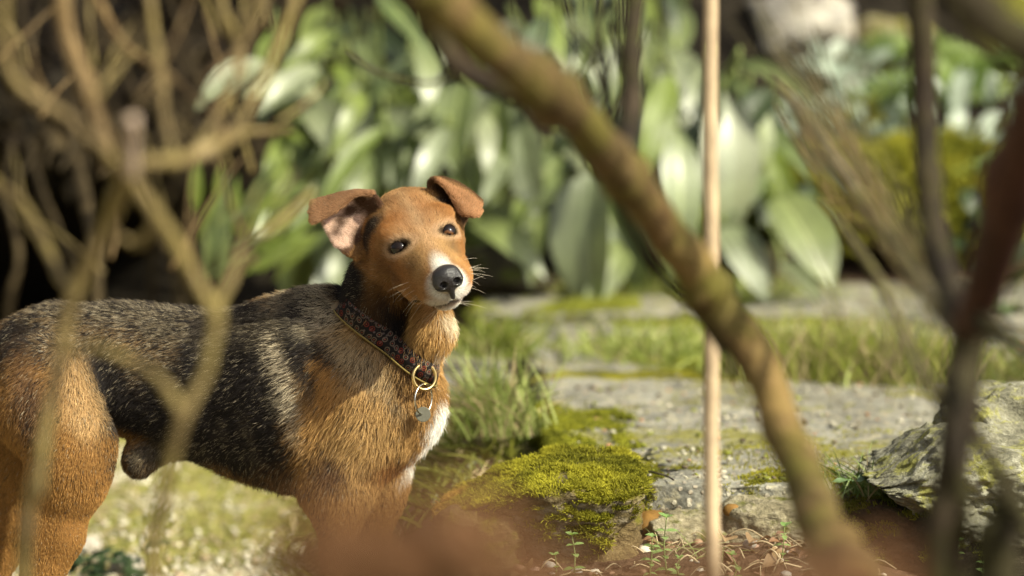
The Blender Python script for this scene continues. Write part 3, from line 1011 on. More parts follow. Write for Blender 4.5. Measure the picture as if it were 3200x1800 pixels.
# ================================================================ big-leaved plants at the back
M_BIG = mat_leaf('broad leaf', (.070, .102, .022), (.140, .168, .050), vein=(.24, .28, .10), gloss=.52, trans=.26, spec=.7)
M_BIG2 = mat_leaf('young broad leaf', (.135, .185, .026), (.215, .25, .055), vein=(.28, .34, .12), gloss=.40, trans=.42, spec=.6)
M_GREYL = mat_leaf('sheen-pale broad leaf', (.115, .136, .064), (.20, .215, .12), vein=(.24, .28, .16), gloss=.50, trans=.2, spec=.8)  # greyish pale base stands in for sky sheen on the leaves
M_BIG3 = mat_leaf('broad leaf in painted shade', (.012, .024, .005), (.030, .050, .012), vein=(.08, .10, .04), gloss=.45, trans=.12, spec=.6)  # darkened leaf copy, shade between the leaves is in its colour
for m_ in (M_BIG, M_BIG2, M_GREYL):
    m_.node_tree.nodes['Principled BSDF'].inputs['Coat Weight'].default_value = .6
    m_.node_tree.nodes['Principled BSDF'].inputs['Coat Roughness'].default_value = .33
M_STALK = mat_plain('leaf stalk', (.16, .19, .06), .6, .3, .2, 60, .1)
# base, tip (photo), width, distance, kind
BIG = [
 (850, 215, 655, 185, 120, 7.1, 2), (1000, 300, 838, 205, 125, 7.2, 2), (1050, 100, 895, 160, 66, 7.3, 1), (1180, -20, 1335, 85, 95, 7.2, 0),
 (1320, 95, 1375, 245, 95, 7.2, 0), (1450, 250, 1375, 440, 130, 7.1, 0), (960, 310, 1075, 425, 120, 7.2, 2), (1195, 350, 1290, 540, 130, 7.3, 0),
 (1400, 400, 1310, 540, 85, 7.0, 2), (1560, 270, 1500, 560, 130, 7.2, 0), (1600, 320, 1635, 600, 150, 7.2, 2), (1230, 270, 1330, 370, 95, 7.4, 1),
 (1200, 400, 990, 555, 80, 7.1, 1), (1180, 480, 1120, 620, 90, 7.2, 0), (900, 520, 815, 720, 80, 7.0, 1), (1060, 560, 910, 640, 84, 7.1, 0),
 (1480, 700, 1665, 715, 105, 7.1, 0), (1850, 540, 1745, 905, 220, 7.05, 2), (1850, 560, 1990, 830, 160, 7.15, 0), (2095, 230, 2020, 470, 120, 6.9, 1),
 (2260, 290, 2340, 700, 200, 7.15, 2), (2110, 400, 2190, 800, 150, 7.1, 0), (2300, 255, 2500, 410, 95, 7.3, 0), (2425, 615, 2615, 790, 210, 7.1, 0),
 (2260, 700, 2385, 810, 130, 7.1, 2), (2110, 160, 2215, 310, 130, 7.3, 2), (1820, 40, 1950, 240, 120, 7.3, 0), (1680, -10, 1790, 130, 90, 7.3, 1),
 (860, 90, 780, 210, 70, 7.4, 1), (1080, 180, 980, 100, 80, 7.4, 1), (1280, 180, 1130, 250, 80, 7.4, 0), (1120, 280, 1030, 330, 66, 7.3, 1),
 (1520, 600, 1400, 560, 80, 7.3, 1), (1750, 480, 1650, 640, 110, 7.3, 0), (1700, 560, 1600, 640, 80, 7.2, 1), (2030, 560, 2075, 760, 110, 7.3, 0),
 (2380, 420, 2470, 620, 90, 7.4, 1), (2050, 120, 1990, 290, 90, 7.5, 0), (1480, 120, 1500, 280, 90, 7.5, 1), (1390, -10, 1450, 90, 80, 7.5, 0),
 (1050, 640, 960, 800, 90, 7.4, 0), (1130, 760, 1000, 900, 110, 7.3, 2), (920, 700, 870, 850, 66, 7.4, 1), (1560, 560, 1570, 740, 90, 7.4, 0),
 (2330, 500, 2440, 590, 80, 7.4, 1), (2180, 620, 2110, 860, 130, 7.3, 1), (1950, 760, 1880, 900, 110, 7.1, 0), (2440, 820, 2560, 880, 80, 7.2, 2),
 (1690, 640, 1640, 800, 80, 7.2, 0), (960, 420, 900, 560, 80, 7.4, 0), (1110, 120, 1200, 230, 80, 7.5, 0), (1420, 540, 1470, 690, 90, 7.45, 0),
 (1020, 20, 940, 90, 80, 7.5, 1), (1600, 60, 1560, 200, 90, 7.6, 2), (2000, -20, 2060, 110, 90, 7.6, 1), (2140, 20, 2110, 150, 90, 7.6, 0)]
CROWNS = [(930, 330), (1200, 300), (1480, 420), (1780, 480), (1900, 120), (2150, 260), (2330, 520)]
CROWN_TXT = ['at the left, its pale top leaves reaching over the brown bank', 'right above the head of the dog', 'left of the leaning trunk, right of the dog',
             'framed between the leaning trunk and the cane, low down', 'high up where the side stem leaves the leaning trunk', 'directly behind the cane', 'right of the cane with the big oval leaf']
plants = []
for k, (px, py) in enumerate(CROWNS):
    root = on_ground(px, min(py + 430, 860)) if False else pt(px, py, 7.75)
    root[2] = ground_z(root[0], root[1])
    plants.append(empty('broad_leaved_plant', root, 'broad-leaved glossy green plant ' + CROWN_TXT[k], 'plant', 'broad-leaved plants on the bank'))
stalks = [MB() for _ in plants]
r = np.random.default_rng(21)
def big_leaf(bx, by, tx, ty, w, d, kind, tipd=None, nm=None):
    b = pt(bx, by, d + .10); t = pt(tx, ty, (d - .06) if tipd is None else tipd)
    k = int(np.argmin([(bx - c[0]) ** 2 + (by - c[1]) ** 2 * 1.3 for c in CROWNS]))
    L_ = np.linalg.norm(t - b) * 1.06; W_ = w / FPX * d * .98
    P_, Fl, uv = leaf_np(L_, W_, 10, 6, bend=r.uniform(.5, 1.35), fold=r.uniform(.05, .35), curl=r.uniform(-.1, .2), shape=(.82, .8), wav=.035, seed=r.integers(999))
    nv_ = np.array([r.uniform(-.5, .6), r.uniform(-1.0, -.45), .85]) if nm is None else nm
    R_ = frame(t - b, nv_)
    V_ = P_ @ R_.T + b
    me = leaf_mesh('leaf', V_, Fl, uv, (M_BIG, M_BIG2, M_GREYL, M_BIG3)[kind])
    link('leaf', me, None, plants[k])
    root = np.array(plants[k].location)
    mid = (root + b) / 2 + np.array([0, .02, .08])
    A, F_ = tube_np(catmull([root, mid, b + np.array([0, .03, .02]), b], 9), [.006, .0055, .005, .0045, .0045, .004, .004, .0035, .003], 5)
    stalks[k].add(A, F_)
for q in BIG:
    big_leaf(*q)
for k in range(46):                                   # more outer leaves, hanging every way
    cx, cy = CROWNS[k % len(CROWNS)]
    bx, by = cx + 150 * r.standard_normal(), cy + 120 * r.standard_normal() - 30
    if bx < 860 or bx > 2500: continue
    a = r.uniform(.1, 3.0); l_ = r.uniform(100, 210)
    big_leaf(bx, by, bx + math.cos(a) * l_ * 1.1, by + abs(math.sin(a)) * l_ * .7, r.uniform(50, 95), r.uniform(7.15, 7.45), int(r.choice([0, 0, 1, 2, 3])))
for k in range(84):                                   # inner leaves, mostly near-black ones that paint shade into the gaps
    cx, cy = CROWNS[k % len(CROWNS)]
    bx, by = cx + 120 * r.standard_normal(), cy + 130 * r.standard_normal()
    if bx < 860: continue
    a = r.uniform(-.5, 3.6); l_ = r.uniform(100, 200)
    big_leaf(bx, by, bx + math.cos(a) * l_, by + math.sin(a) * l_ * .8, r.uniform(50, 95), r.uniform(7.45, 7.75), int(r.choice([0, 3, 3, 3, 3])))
for k, p in enumerate(plants):
    stalks[k].build('stalks', M_STALK, p)

# ================================================================ grass
def blades(n, base_fn, h, lean, seed, w=.0022, cols=((.13, .20, .03), (.28, .32, .07)), dry=.2, droop=.8, up=1.0, dirv=None):
    r = np.random.default_rng(seed)
    mb = MB()
    for k in range(n):
        b = base_fn(r)
        L_ = h * (.5 + .65 * r.random())
        a = r.uniform(0, 6.283)
        out = np.array([math.cos(a), math.sin(a), 0]) if dirv is None else unit(np.array(dirv) + .6 * r.standard_normal(3)) * [1, 1, 0]
        l_ = lean * (.3 + r.random())
        d0 = unit(np.array([0, 0, up]) + out * l_)
        ts = np.linspace(0, 1, 6)
        dr = droop * (.4 + r.random())
        path = b + L_ * (ts[:, None] * d0 + (ts ** 2)[:, None] * (out * .45 * l_ - np.array([0, 0, .32])) * dr)
        sd = unit(np.cross(d0, np.array([r.uniform(-.6, .6), -1, .15]) + .35 * out))
        ww = w * (.7 + .6 * r.random()) * np.array([.8, 1, 1, .85, .55, .06])
        V_ = np.concatenate([path - sd * ww[:, None] * .5, path + sd * ww[:, None] * .5])
        F_ = [(i, i + 6, i + 7, i + 1) for i in range(5)]
        t = r.random()
        c = np.array(cols[0]) * (1 - t) + np.array(cols[1]) * t
        if r.random() < dry: c = np.array([.40, .32, .17]) * (.6 + .6 * r.random())
        mb.add(V_, F_, c)
    return mb
M_GRASS = mat_vcol('grass blade', .5, .35, .3)
def tuft(name, c, n, h, lean, seed, label, spread=.02, group='grass tufts', **kw):
    def base(r):
        q = np.array(c) + np.array([spread * r.standard_normal(), spread * .8 * r.standard_normal(), 0])
        q[2] = max(ground_z(q[0], q[1]), c[2] - .02)
        return q
    mb = blades(n, base, h, lean, seed, **kw)
    root = empty(name, c, label, 'grass', group)
    o = mb.build("blades", M_GRASS, root); o["kind"] = "stuff"
    return root
c = pt(1556, 1315, 5.42)
tuft('grass_tuft', c, 330, .145, .75, 301, 'arching pale green grass tuft between the breast of the dog and the mossy path edge', .030, w=.0023, dry=.30, cols=((.20, .26, .05), (.42, .46, .16)), droop=.8, dirv=(-.55, -.35, 0))
c = pt(1450, 1420, 5.5)
tuft('grass_tuft', c, 220, .10, 1.3, 302, 'low grass with long bent blades right behind the breast of the dog', .035, w=.003, dry=.35, cols=((.10, .13, .02), (.22, .25, .05)), droop=1.1)
c = pt(1560, 1080, 6.4)
tuft('grass_tuft', c, 170, .10, .7, 303, 'upright grass beside the far left end of the path', .035, w=.0035, dry=.1, cols=((.11, .15, .02), (.26, .29, .05)))
for k, (px, py, n, h, lb) in enumerate([(2480, 1170, 560, .125, 'left end of the long grass clump on the path right of the trunk'), (2620, 1180, 640, .135, 'middle of the long grass clump on the path, half dry'),
                                        (2770, 1185, 600, .13, 'right end of the grass clump on the path behind the grey stem'), (2900, 1185, 360, .11, 'grass on the path just left of the dark fork')]):
    c = on_z(px, py, SLAB_Z + .002)
    tuft('grass_tuft', c, n, h, .60, 310 + k, lb, .050, w=.0030, dry=.28, cols=((.17, .21, .025), (.36, .38, .08)), droop=.55)
c = on_z(3160, 1190, SLAB_Z)
tuft('grass_tuft', c, 330, .13, .9, 320, 'grass drooping over the rocks at the right edge', .035, w=.0022, dry=.25, cols=((.10, .14, .02), (.24, .26, .06)), droop=1.0)
c = pt(2705, 1500, 4.84)
tuft('grass_tuft', c, 70, .075, .9, 321, 'sparse sharp green grass at the left foot of the lichened rock', .022, w=.0019, dry=.16, cols=((.09, .15, .03), (.28, .34, .12)), droop=.75)
for k, (px, py, d, n, h, lb) in enumerate([(2060, 1110, 6.5, 420, .10, 'short bright grass on the path against the leaning trunk'), (2150, 1130, 6.3, 380, .09, 'short bright grass on the path left of the cane'),
                                           (1950, 930, 7.25, 520, .12, 'pale grass under the largest leaves'), (2330, 930, 7.5, 320, .09, 'thin grass below the oval leaf')]):
    c = on_z(px, py, SLAB_Z + .002)
    tuft('grass_tuft', c, n, h, .8, 330 + k, lb, .075, w=.0034, dry=.12, cols=((.16, .21, .03), (.36, .40, .10)), droop=.7)
c = pt(2160, 1722, 4.74)
tuft('grass_tuft', c, 26, .055, 1.5, 345, 'wispy thin grass on the soil left of the cane beside the seedlings', .016, w=.0011, dry=.35, cols=((.22, .28, .08), (.36, .40, .16)), droop=1.1)
for k, (px, py, n, lb) in enumerate([(2420, 1000, 150, 'sparse grass on the far flagstone right of the cane'), (2640, 990, 170, 'sparse grass on the far flagstone beyond the long clump'), (2860, 960, 170, 'sparse grass on the far flagstone before the moss cushions')]):
    c = on_z(px, py, SLAB_Z + .004)
    tuft('grass_tuft', c, n, .05, 1.0, 350 + k, lb, .09, w=.003, dry=.3, cols=((.18, .21, .04), (.36, .38, .12)), droop=.8)
# low green cover along the slope between the lawn and the path, and thin lawn grass
def slope_base(r):
    x_, y_ = r.uniform(-.34, .01), r.uniform(4.98, 6.9)
    return np.array([x_, y_, ground_z(x_, y_)])
tag(blades(2600, slope_base, .05, 1.2, 341, w=.004, cols=((.06, .075, .008), (.17, .17, .022)), dry=.10).build('ground_cover', M_GRASS), kind='stuff')
def lawn_base(r):
    while True:
        p = on_z(r.uniform(-100, 1300), r.uniform(1440, 1800), 0)
        if p[0] < -.28: break
    return np.array([p[0], p[1], ground_z(p[0], p[1])])
tag(blades(3600, lawn_base, .018, 1.3, 342, w=.003, cols=((.15, .16, .03), (.30, .28, .07)), dry=.3).build('lawn_grass', M_GRASS), kind='stuff')

# ================================================================ little leafy things
M_SEED = mat_leaf('seedling leaf', (.15, .25, .07), (.26, .36, .13), gloss=.45, trans=.35, spec=.4)
M_STEM = mat_plain('green stem', (.17, .20, .07), .6, .3, .2, 80, .1)
oval = []
for k in range(4):
    P_, Fl, uv = leaf_np(1, .62, 5, 4, bend=.25 + .2 * k, fold=.15, shape=(.9, .75))
    oval.append(leaf_mesh('leaf', P_, Fl, uv, M_SEED))
def seedling(c, top, pairs, ls, seed, label, group='seedlings on the bare soil'):
    r = np.random.default_rng(seed)
    c = np.array(c); top = np.array(top)
    root = empty('seedling', c, label, 'seedling', group)
    path = catmull([c, c * .5 + top * .5 + np.array([.004 * r.standard_normal(), 0, 0]), top], 10)
    A, F_ = tube_np(path, np.linspace(.0012, .0006, 10), 5)
    link('stem', mesh_np('stem', A, F_), M_STEM, root)
    for k in range(pairs):
        t = .22 + .78 * k / max(1, pairs - 1)
        p = path[min(9, int(t * 9))]
        a0 = k * 1.57 + r.uniform(-.3, .3)
        for s in ((0, 3.14) if k < pairs - 1 else (0, 2.1, 4.2, 1.0)):
            a = a0 + s
            e = .75 if k == pairs - 1 else .2
            dv = np.array([math.cos(a), math.sin(a), e + r.uniform(-.2, .2)])
            R_ = frame(dv, np.array([0, -.25, 1.0]))
            sc = ls * (.75 + .4 * r.random()) * (1.0 if k < pairs - 1 else .8)
            o = bpy.data.objects.new('leaf', oval[r.integers(4)]); COL.objects.link(o)
            o.parent = root
            M4 = Matrix(np.block([[R_ * sc, (p - c)[:, None]], [np.zeros((1, 3)), np.ones((1, 1))]]).tolist())
            o.matrix_local = M4
def seed_at(px, py0, py1, d, pairs, ls, seed, label, lean=0):
    g = pt(px, py0, d); t = pt(px + lean, py1, d - .01)
    seedling(g, t, pairs, ls, seed, label)
seed_at(2085, 1800, 1618, 4.66, 6, .0145, 401, 'tallest pale green seedling in front of the pitted grey stone', -2)
seed_at(2030, 1805, 1678, 4.64, 6, .0125, 402, 'second tallest seedling, just left of the tallest one', 8)
seed_at(1795, 1790, 1658, 4.66, 4, .0130, 403, 'seedling before the dark foot of the mossy stone', -12)
seed_at(1735, 1815, 1735, 4.62, 3, .0120, 404, 'low seedling at the bottom edge under the crack')
seed_at(2440, 1772, 1645, 4.70, 5, .0125, 405, 'seedling in front of the old concrete block, right of the cane', 12)
seed_at(2285, 1815, 1735, 4.60, 3, .0130, 406, 'small seedling at the bottom just right of the cane')
seed_at(2120, 1800, 1745, 4.62, 3, .0105, 408, 'tiny seedling close to the left of the cane', 6)
seed_at(3075, 1815, 1762, 4.60, 3, .0140, 409, 'lone bright seedling at the bottom right below the ledge')
seed_at(2995, 1735, 1690, 4.66, 3, .0110, 410, 'small seedling in the shade under the ledge', 4)
# rosette by the rock
M_ROS = mat_leaf('rosette leaf', (.05, .10, .035), (.10, .16, .06), vein=(.16, .22, .10), gloss=.4, trans=.2, spec=.6)
root = empty('rosette_weed', pt(2715, 1525, 4.80), 'dark green toothed weed rosette between the grass and the lichened rock', 'weed')
r = np.random.default_rng(55)
for k in range(17):
    a = r.uniform(0, 6.28)
    P_, Fl, uv = leaf_np(r.uniform(.018, .034), r.uniform(.008, .013), 8, 4, bend=r.uniform(.2, .8), fold=.25, wav=.12, seed=k)
    R_ = frame(np.array([math.cos(a), math.sin(a), r.uniform(.1, .7)]), np.array([0, -.3, 1]))
    b = np.array(root.location) + np.array([r.uniform(-.022, .03), r.uniform(-.02, .02), .008])
    link('leaf', leaf_mesh('leaf', P_ @ R_.T + b, Fl, uv, M_ROS), None, root)
# dark weed and stones near the hind foot
root = empty('dark_weed', on_z(330, 1815, 0.0), 'dark leafy weed on the lawn beside the hind foot of the dog', 'weed')
M_DW = mat_leaf('dark weed leaf', (.012, .024, .008), (.035, .055, .018), gloss=.45, trans=.1, spec=.4)
for k in range(46):
    a = r.uniform(0, 6.28)
    P_, Fl, uv = leaf_np(r.uniform(.025, .05), r.uniform(.012, .02), 5, 2, bend=r.uniform(.2, .9), fold=.3)
    R_ = frame(np.array([math.cos(a), math.sin(a), r.uniform(.1, 1.0)]), np.array([0, -.3, 1]))
    b = np.array(root.location) + np.array([r.uniform(-.06, .06), r.uniform(-.05, .05), r.uniform(0, .04)])
    link('leaf', leaf_mesh('leaf', P_ @ R_.T + b, Fl, uv, M_DW), None, root)
for k, (px, py, s_) in enumerate([(262, 1712, .020), (395, 1765, .022)]):
    stone('lawn_stone', on_z(px, py, .012), (s_ * 1.3, s_, s_ * .7), 500 + k, M_PALE, ['whitish stone on the lawn right behind the hind leg', 'whitish stone on the lawn right of the dark weed'][k], 'stone', 'pale stones on the lawn', sub=3)

# ================================================================ rockery plants
M_SILV = mat_leaf('silvery leaf', (.20, .25, .19), (.36, .40, .33), gloss=.5, trans=.2, spec=.5)
M_FERN = mat_leaf('fern leaflet', (.10, .16, .03), (.22, .28, .07), gloss=.5, trans=.35, spec=.35)
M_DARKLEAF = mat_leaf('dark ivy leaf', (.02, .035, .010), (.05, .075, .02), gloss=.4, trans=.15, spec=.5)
def bush(name, c, rad, n, ls, mat, seed, label, group, ratio=.45, cat='plant'):
    r = np.random.default_rng(seed)
    root = empty(name, c, label, cat, group)
    root_xy = np.array(c)
    st = MB()
    for k in range(n):
        dv = unit(r.standard_normal(3)); dv[1] = -abs(dv[1])
        p = root_xy + dv * rad * (.35 + .65 * r.random())
        L_ = ls * (.7 + .6 * r.random())
        P_, Fl, uv = leaf_np(L_, L_ * ratio, 5, 2, bend=r.uniform(.2, .9), fold=.2)
        R_ = frame(dv + .8 * r.standard_normal(3), np.array([0, -.7, .8]) + .4 * r.standard_normal(3))
        link('leaf', leaf_mesh('leaf', P_ @ R_.T + p, Fl, uv, mat), None, root)
        if k % 4 == 0:
            A, F_ = tube_np(catmull([root_xy + np.array([0, .05, -rad[2] * .8]), root_xy * .5 + p * .5, p], 5), .0022, 4); st.add(A, F_)
    st.build('stems', M_STALK, root)
for k, (px, py, d, rad, n, ls, lb) in enumerate([
        (2700, 300, 8.0, .085, 34, .060, 'silvery leaved plant right of the whitish boulder'), (2600, 240, 8.1, .05, 16, .055, 'small silvery plant under the whitish boulder'),
        (2800, 360, 7.9, .06, 20, .055, 'silvery plant behind the dark upright stem'), (3080, 370, 7.8, .10, 30, .075, 'pale feathery plant at the right near the dark trunk'),
        (2480, 330, 8.0, .05, 14, .06, 'silvery sprig left of the dark crevice')]):
    bush('silver_plant', pt(px, py, d), np.array([rad * 1.4, rad, rad]), n, ls, M_SILV, 600 + k, lb, 'silvery plants on the rockery')
def fern(c, n, L_, seed, label):
    r = np.random.default_rng(seed)
    root = empty('fern', c, label, 'fern', 'ferns on the rockery')
    for k in range(n):
        a = -math.pi / 2 + r.uniform(-1.7, 1.7)
        dv = np.array([math.cos(a), .55 * math.sin(a), 1.0 + r.uniform(-.3, .3)])
        l_ = L_ * r.uniform(.7, 1.1)
        ts = np.linspace(0, 1, 12)
        path = np.array(c) + l_ * (ts[:, None] * unit(dv) + (ts ** 2)[:, None] * np.array([math.cos(a) * .35, -.15, -.55]))
        mb = MB()
        A, F_ = tube_np(path, np.linspace(.002, .0006, 12), 4); mb.add(A, F_)
        uvs = [np.zeros((len(A), 2))]
        for i in range(1, 12):
            tg = unit(path[i] - path[i - 1])
            for s in (1, -1):
                sd = unit(np.cross(tg, np.array([0, -1.0, .5]))) * s
                ll = l_ * .22 * math.sin(math.pi * (.12 + .86 * ts[i]))
                P_, Fl, uv = leaf_np(ll, ll * .32, 3, 2, bend=.4, fold=.1)
                mb.add(P_ @ frame(sd + tg * .5, np.array([0, -.5, .9])).T + path[i], Fl); uvs.append(uv)
        me = mb.mesh('frond'); me.materials.append(M_FERN)
        link('frond', me, None, root)
for k, (px, py, d, n, L_, lb) in enumerate([(2990, 330, 7.9, 12, .20, 'bright green fern between the dark upright stem and the red-brown trunk'), (3120, 230, 8.1, 10, .18, 'fern at the top right corner'), (2890, 190, 8.2, 9, .15, 'small fern beside the buff boulder'),
                                            (2700, 560, 7.7, 8, .12, 'small fern above the broad moss cushion'), (3130, 560, 7.6, 9, .14, 'fern against the red-brown trunk')]):
    fern(pt(px, py, d), n, L_, 640 + k, lb)
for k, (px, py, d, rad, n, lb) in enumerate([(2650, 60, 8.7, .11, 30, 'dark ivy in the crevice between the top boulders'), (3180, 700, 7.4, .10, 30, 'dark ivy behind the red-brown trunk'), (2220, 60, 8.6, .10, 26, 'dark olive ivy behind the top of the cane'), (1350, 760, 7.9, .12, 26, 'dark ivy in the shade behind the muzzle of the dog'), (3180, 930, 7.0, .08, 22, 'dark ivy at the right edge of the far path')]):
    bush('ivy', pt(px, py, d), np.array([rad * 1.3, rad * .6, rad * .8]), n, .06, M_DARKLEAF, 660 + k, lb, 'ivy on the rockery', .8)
# ================================================================ unseen evergreen, added out of view to shade the bank
tr = empty('added_shade_tree', (3.0, 8.0, ground_z(3.0, 8.0)), 'unseen evergreen tree added at the right to shade the brown bank', 'tree')
A, F_ = tube_np(catmull([(3.0, 8.0, .2), (3.0, 7.95, 1.4), (2.9, 7.8, 2.6), (2.9, 7.7, 3.9)], 24), np.linspace(.13, .06, 24), 12, .15, 5)
M_EVB = mat_plain('shade tree bark', (.09, .06, .04), .9, .2, .2)
link('trunk', mesh_np('trunk', A, F_), M_EVB, tr)
for k, q in enumerate([[(2.95, 7.85, 2.0), (2.4, 7.3, 2.7), (1.6, 6.8, 3.0), (1.0, 6.5, 3.05)], [(2.9, 7.8, 2.5), (2.3, 7.4, 3.2), (1.7, 7.2, 3.4)], [(2.4, 7.3, 2.7), (1.9, 6.6, 3.0), (1.6, 6.1, 3.1)]]):
    A, F_ = tube_np(catmull(q, 16), np.linspace(.05, .015, 16), 8, .15, k)
    link('bough', mesh_np('bough', A, F_), M_EVB, tr)
r = np.random.default_rng(404)
mb = MB()
for k in range(3000):
    t = r.random()
    cc = np.array([1.0 + 1.3 * t, 6.5 + .6 * t, 3.0 + .15 * math.sin(t * 5)]) + r.standard_normal(3) * [.24, .36, .20]
    P_, Fl, uv = leaf_np(r.uniform(.06, .11), r.uniform(.03, .05), 2, 2, bend=.5, fold=.2)
    mb.add(P_ @ frame(r.standard_normal(3), r.standard_normal(3) + [0, 0, 1]).T + cc, Fl, np.array([.03, .055, .015]) * r.uniform(.6, 1.5))
o = mb.build('shade_crown', mat_vcol('shade tree leaf', .5, .4, .15), tr); o['kind'] = 'stuff'
print('plants', round(time.time() - T0, 1))
# ================================================================ shrubs and sticks before the viewpoint
M_MOSSBARK = mat_bark('mossy twig bark', (.085, .058, .027), (.20, .145, .066), (.34, .265, .14), (.17, .132, .042))
M_TRUNK = mat_bark('trunk bark', (.050, .028, .010), (.125, .080, .030), (.34, .24, .12), (.095, .085, .014))
t_ = M_TRUNK.node_tree; bs_ = t_.nodes['Principled BSDF']; old_ = bs_.inputs['Base Color'].links[0].from_socket
w_ = Nodes.__new__(Nodes); w_.m, w_.t, w_.n, w_.b = M_TRUNK, t_, t_.nodes, bs_
pk_ = w_.ramp(w_.noise(w_.coord(), 5.5, 4, .6, .8), [(.52, 0), (.66, .6)])
ok_ = w_.mix(pk_, old_, (.30, .185, .075))
w_.color(w_.mix(w_.ramp(w_.noise(w_.coord((1, 1, .5)), 7.5, 5, .65, .5), [(.48, 0), (.62, .8)]), ok_, (.035, .024, .009)))
M_DARKBARK = mat_bark('dark bark', (.012, .008, .005), (.030, .020, .012), (.070, .052, .030), (.035, .032, .009))
M_GREYBARK = mat_bark('grey bark', (.060, .048, .028), (.14, .112, .066), (.25, .21, .13), (.11, .10, .03))
M_REDBARK = mat_bark('reddish bark', (.030, .013, .009), (.070, .030, .020), (.12, .055, .035))
M_THICKET = mat_bark('dry stem in painted shade', (.020, .014, .006), (.055, .038, .018), (.11, .082, .040))  # dry stem bark with the thicket's shade put into a darker tone
M_BROWNSTEM = mat_bark('dry brown stem', (.08, .05, .022), (.19, .125, .055), (.30, .22, .11))
M_PINKCUT = mat_bark('pale cut stem', (.30, .21, .15), (.46, .35, .27), (.60, .50, .40))
M_CANE = mat_plain('bamboo cane', (.38, .285, .18), .75, .2, .0, 25, .1)

def stem(name, pts, parent, mat, sides=10, n=None, wob=.14, seed=0, knots=0, label=None, kink=0.0):
    """pts: rows of (photo x, photo y, distance, width in photo pixels)"""
    A = np.array(pts, float)
    n = n or max(10, 6 * len(A))
    Q = catmull(A, n)
    path = np.array([pt(q[0], q[1], q[2]) for q in Q])
    rad = Q[:, 3] * .5 / FPX * Q[:, 2]
    if kink:
        path[:, 0] += kink * (vnoise(path, 7, seed + 50) + .6 * vnoise(path, 17, seed + 51)); path[:, 2] += kink * .5 * vnoise(path, 9, seed + 52)
        rad = rad * (1 + .12 * vnoise(path, 12, seed + 53))
    if knots:
        rr = np.random.default_rng(seed)
        for _ in range(knots):
            t = rr.uniform(0, n - 1)
            rad = rad * (1 + .28 * np.exp(-((np.arange(n) - t) / .8) ** 2))
    V_, F_ = tube_np(path, rad, sides, wob, seed)
    o = link(name, mesh_np(name, V_, F_), mat, parent)
    if label: o['label'] = label
    return o, path
def root_at(px, py, d):
    p = pt(px, py, d)
    p[2] = ground_z(p[0], p[1])
    return p
def to_ground(px, py, d, w):
    """carry a stem on down to the soil below the picture"""
    p = pt(px, py, d)
    g = ground_z(p[0], p[1]) - .03
    c = (p - CO)
    # photo height of the point below at the same distance ahead
    q = p.copy(); q[2] = g
    v = q - CO
    dd = v @ CF; yy = 900 - (v @ CU) / dd * FPX
    return (px, yy, dd, w)

# --- bare shrub at the left
sh = empty('bare_shrub', root_at(75, 1800, 3.04), 'pale mossy bare shrub with forked stems in front of the dog, out of focus', 'shrub')
W = [
 ('stem', [to_ground(60, 1850, 3.32, 62), (75, 1800, 3.32, 58), (118, 1500, 3.3, 58), (150, 1300, 3.3, 60), (186, 1118, 3.3, 64), (236, 919, 3.28, 66), (323, 708, 3.25, 68), (395, 540, 3.2, 74)]),
 ('stem', [(395, 540, 3.2, 60), (460, 630, 3.2, 56), (520, 720, 3.2, 62), (621, 900, 3.2, 66), (672, 985, 3.2, 74), (655, 1100, 3.2, 56), (640, 1170, 3.2, 58), (571, 1300, 3.2, 62), (530, 1440, 3.22, 56), (500, 1600, 3.24, 60), (470, 1800, 3.26, 70), to_ground(455, 1850, 3.28, 74)]),
 ('branch', [(571, 1300, 3.2, 50), (497, 1190, 3.2, 40), (400, 1125, 3.22, 38), (300, 1085, 3.24, 34), (186, 1100, 3.28, 34)]),
 ('branch', [(672, 985, 3.2, 54), (700, 900, 3.26, 36), (760, 780, 3.4, 34), (880, 690, 3.5, 30), (960, 600, 3.6, 26)]),
 ('branch', [(395, 545, 3.2, 56), (480, 505, 3.2, 52), (559, 497, 3.22, 50), (690, 440, 3.3, 44), (760, 370, 3.36, 34), (800, 280, 3.4, 34), (869, 137, 3.45, 34), (950, -30, 3.5, 32)]),
 ('branch', [(395, 560, 3.2, 54), (350, 490, 3.2, 46), (224, 373, 3.22, 46), (110, 300, 3.22, 40), (45, 230, 3.22, 36), (25, 124, 3.22, 36), (18, -30, 3.22, 34)]),
 ('branch', [(355, 520, 3.25, 48), (300, 390, 3.4, 64), (250, 260, 3.45, 66), (205, 110, 3.5, 62), (190, -30, 3.5, 60)]),
 ('branch', [(555, 500, 3.25, 40), (530, 420, 3.35, 34), (500, 260, 3.4, 34), (470, 100, 3.42, 32), (455, -30, 3.42, 30)]),
 ('branch', [(690, 440, 3.3, 34), (640, 330, 3.5, 28), (500, 220, 3.6, 30), (380, 130, 3.6, 26), (290, -30, 3.6, 24)]),
 ('branch', [(620, 470, 3.3, 34), (720, 300, 3.45, 28), (745, 160, 3.5, 36), (700, 40, 3.5, 34), (690, -30, 3.5, 30)]),
 ('branch', [(745, 120, 3.5, 26), (790, 30, 3.5, 24), (810, -30, 3.5, 22)]),
 ('branch', [(590, 490, 3.3, 34), (680, 470, 3.4, 32), (760, 415, 3.5, 28), (900, 410, 3.7, 26)]),
 ('branch', [(230, 930, 3.28, 36), (130, 760, 3.45, 34), (60, 640, 3.5, 30), (-30, 560, 3.5, 28)]),
 ('branch', [(500, 690, 3.2, 36), (440, 760, 3.3, 32), (330, 690, 3.28, 30)]),
]
for k, (nm, pts) in enumerate(W):
    pts = [(a, b, c * .92, w * (.72 if k < 3 else .80)) for a, b, c, w in pts]
    stem(nm, pts, sh, M_MOSSBARK if k not in (6, 8) else M_BROWNSTEM, seed=700 + k, knots=3, kink=.004)
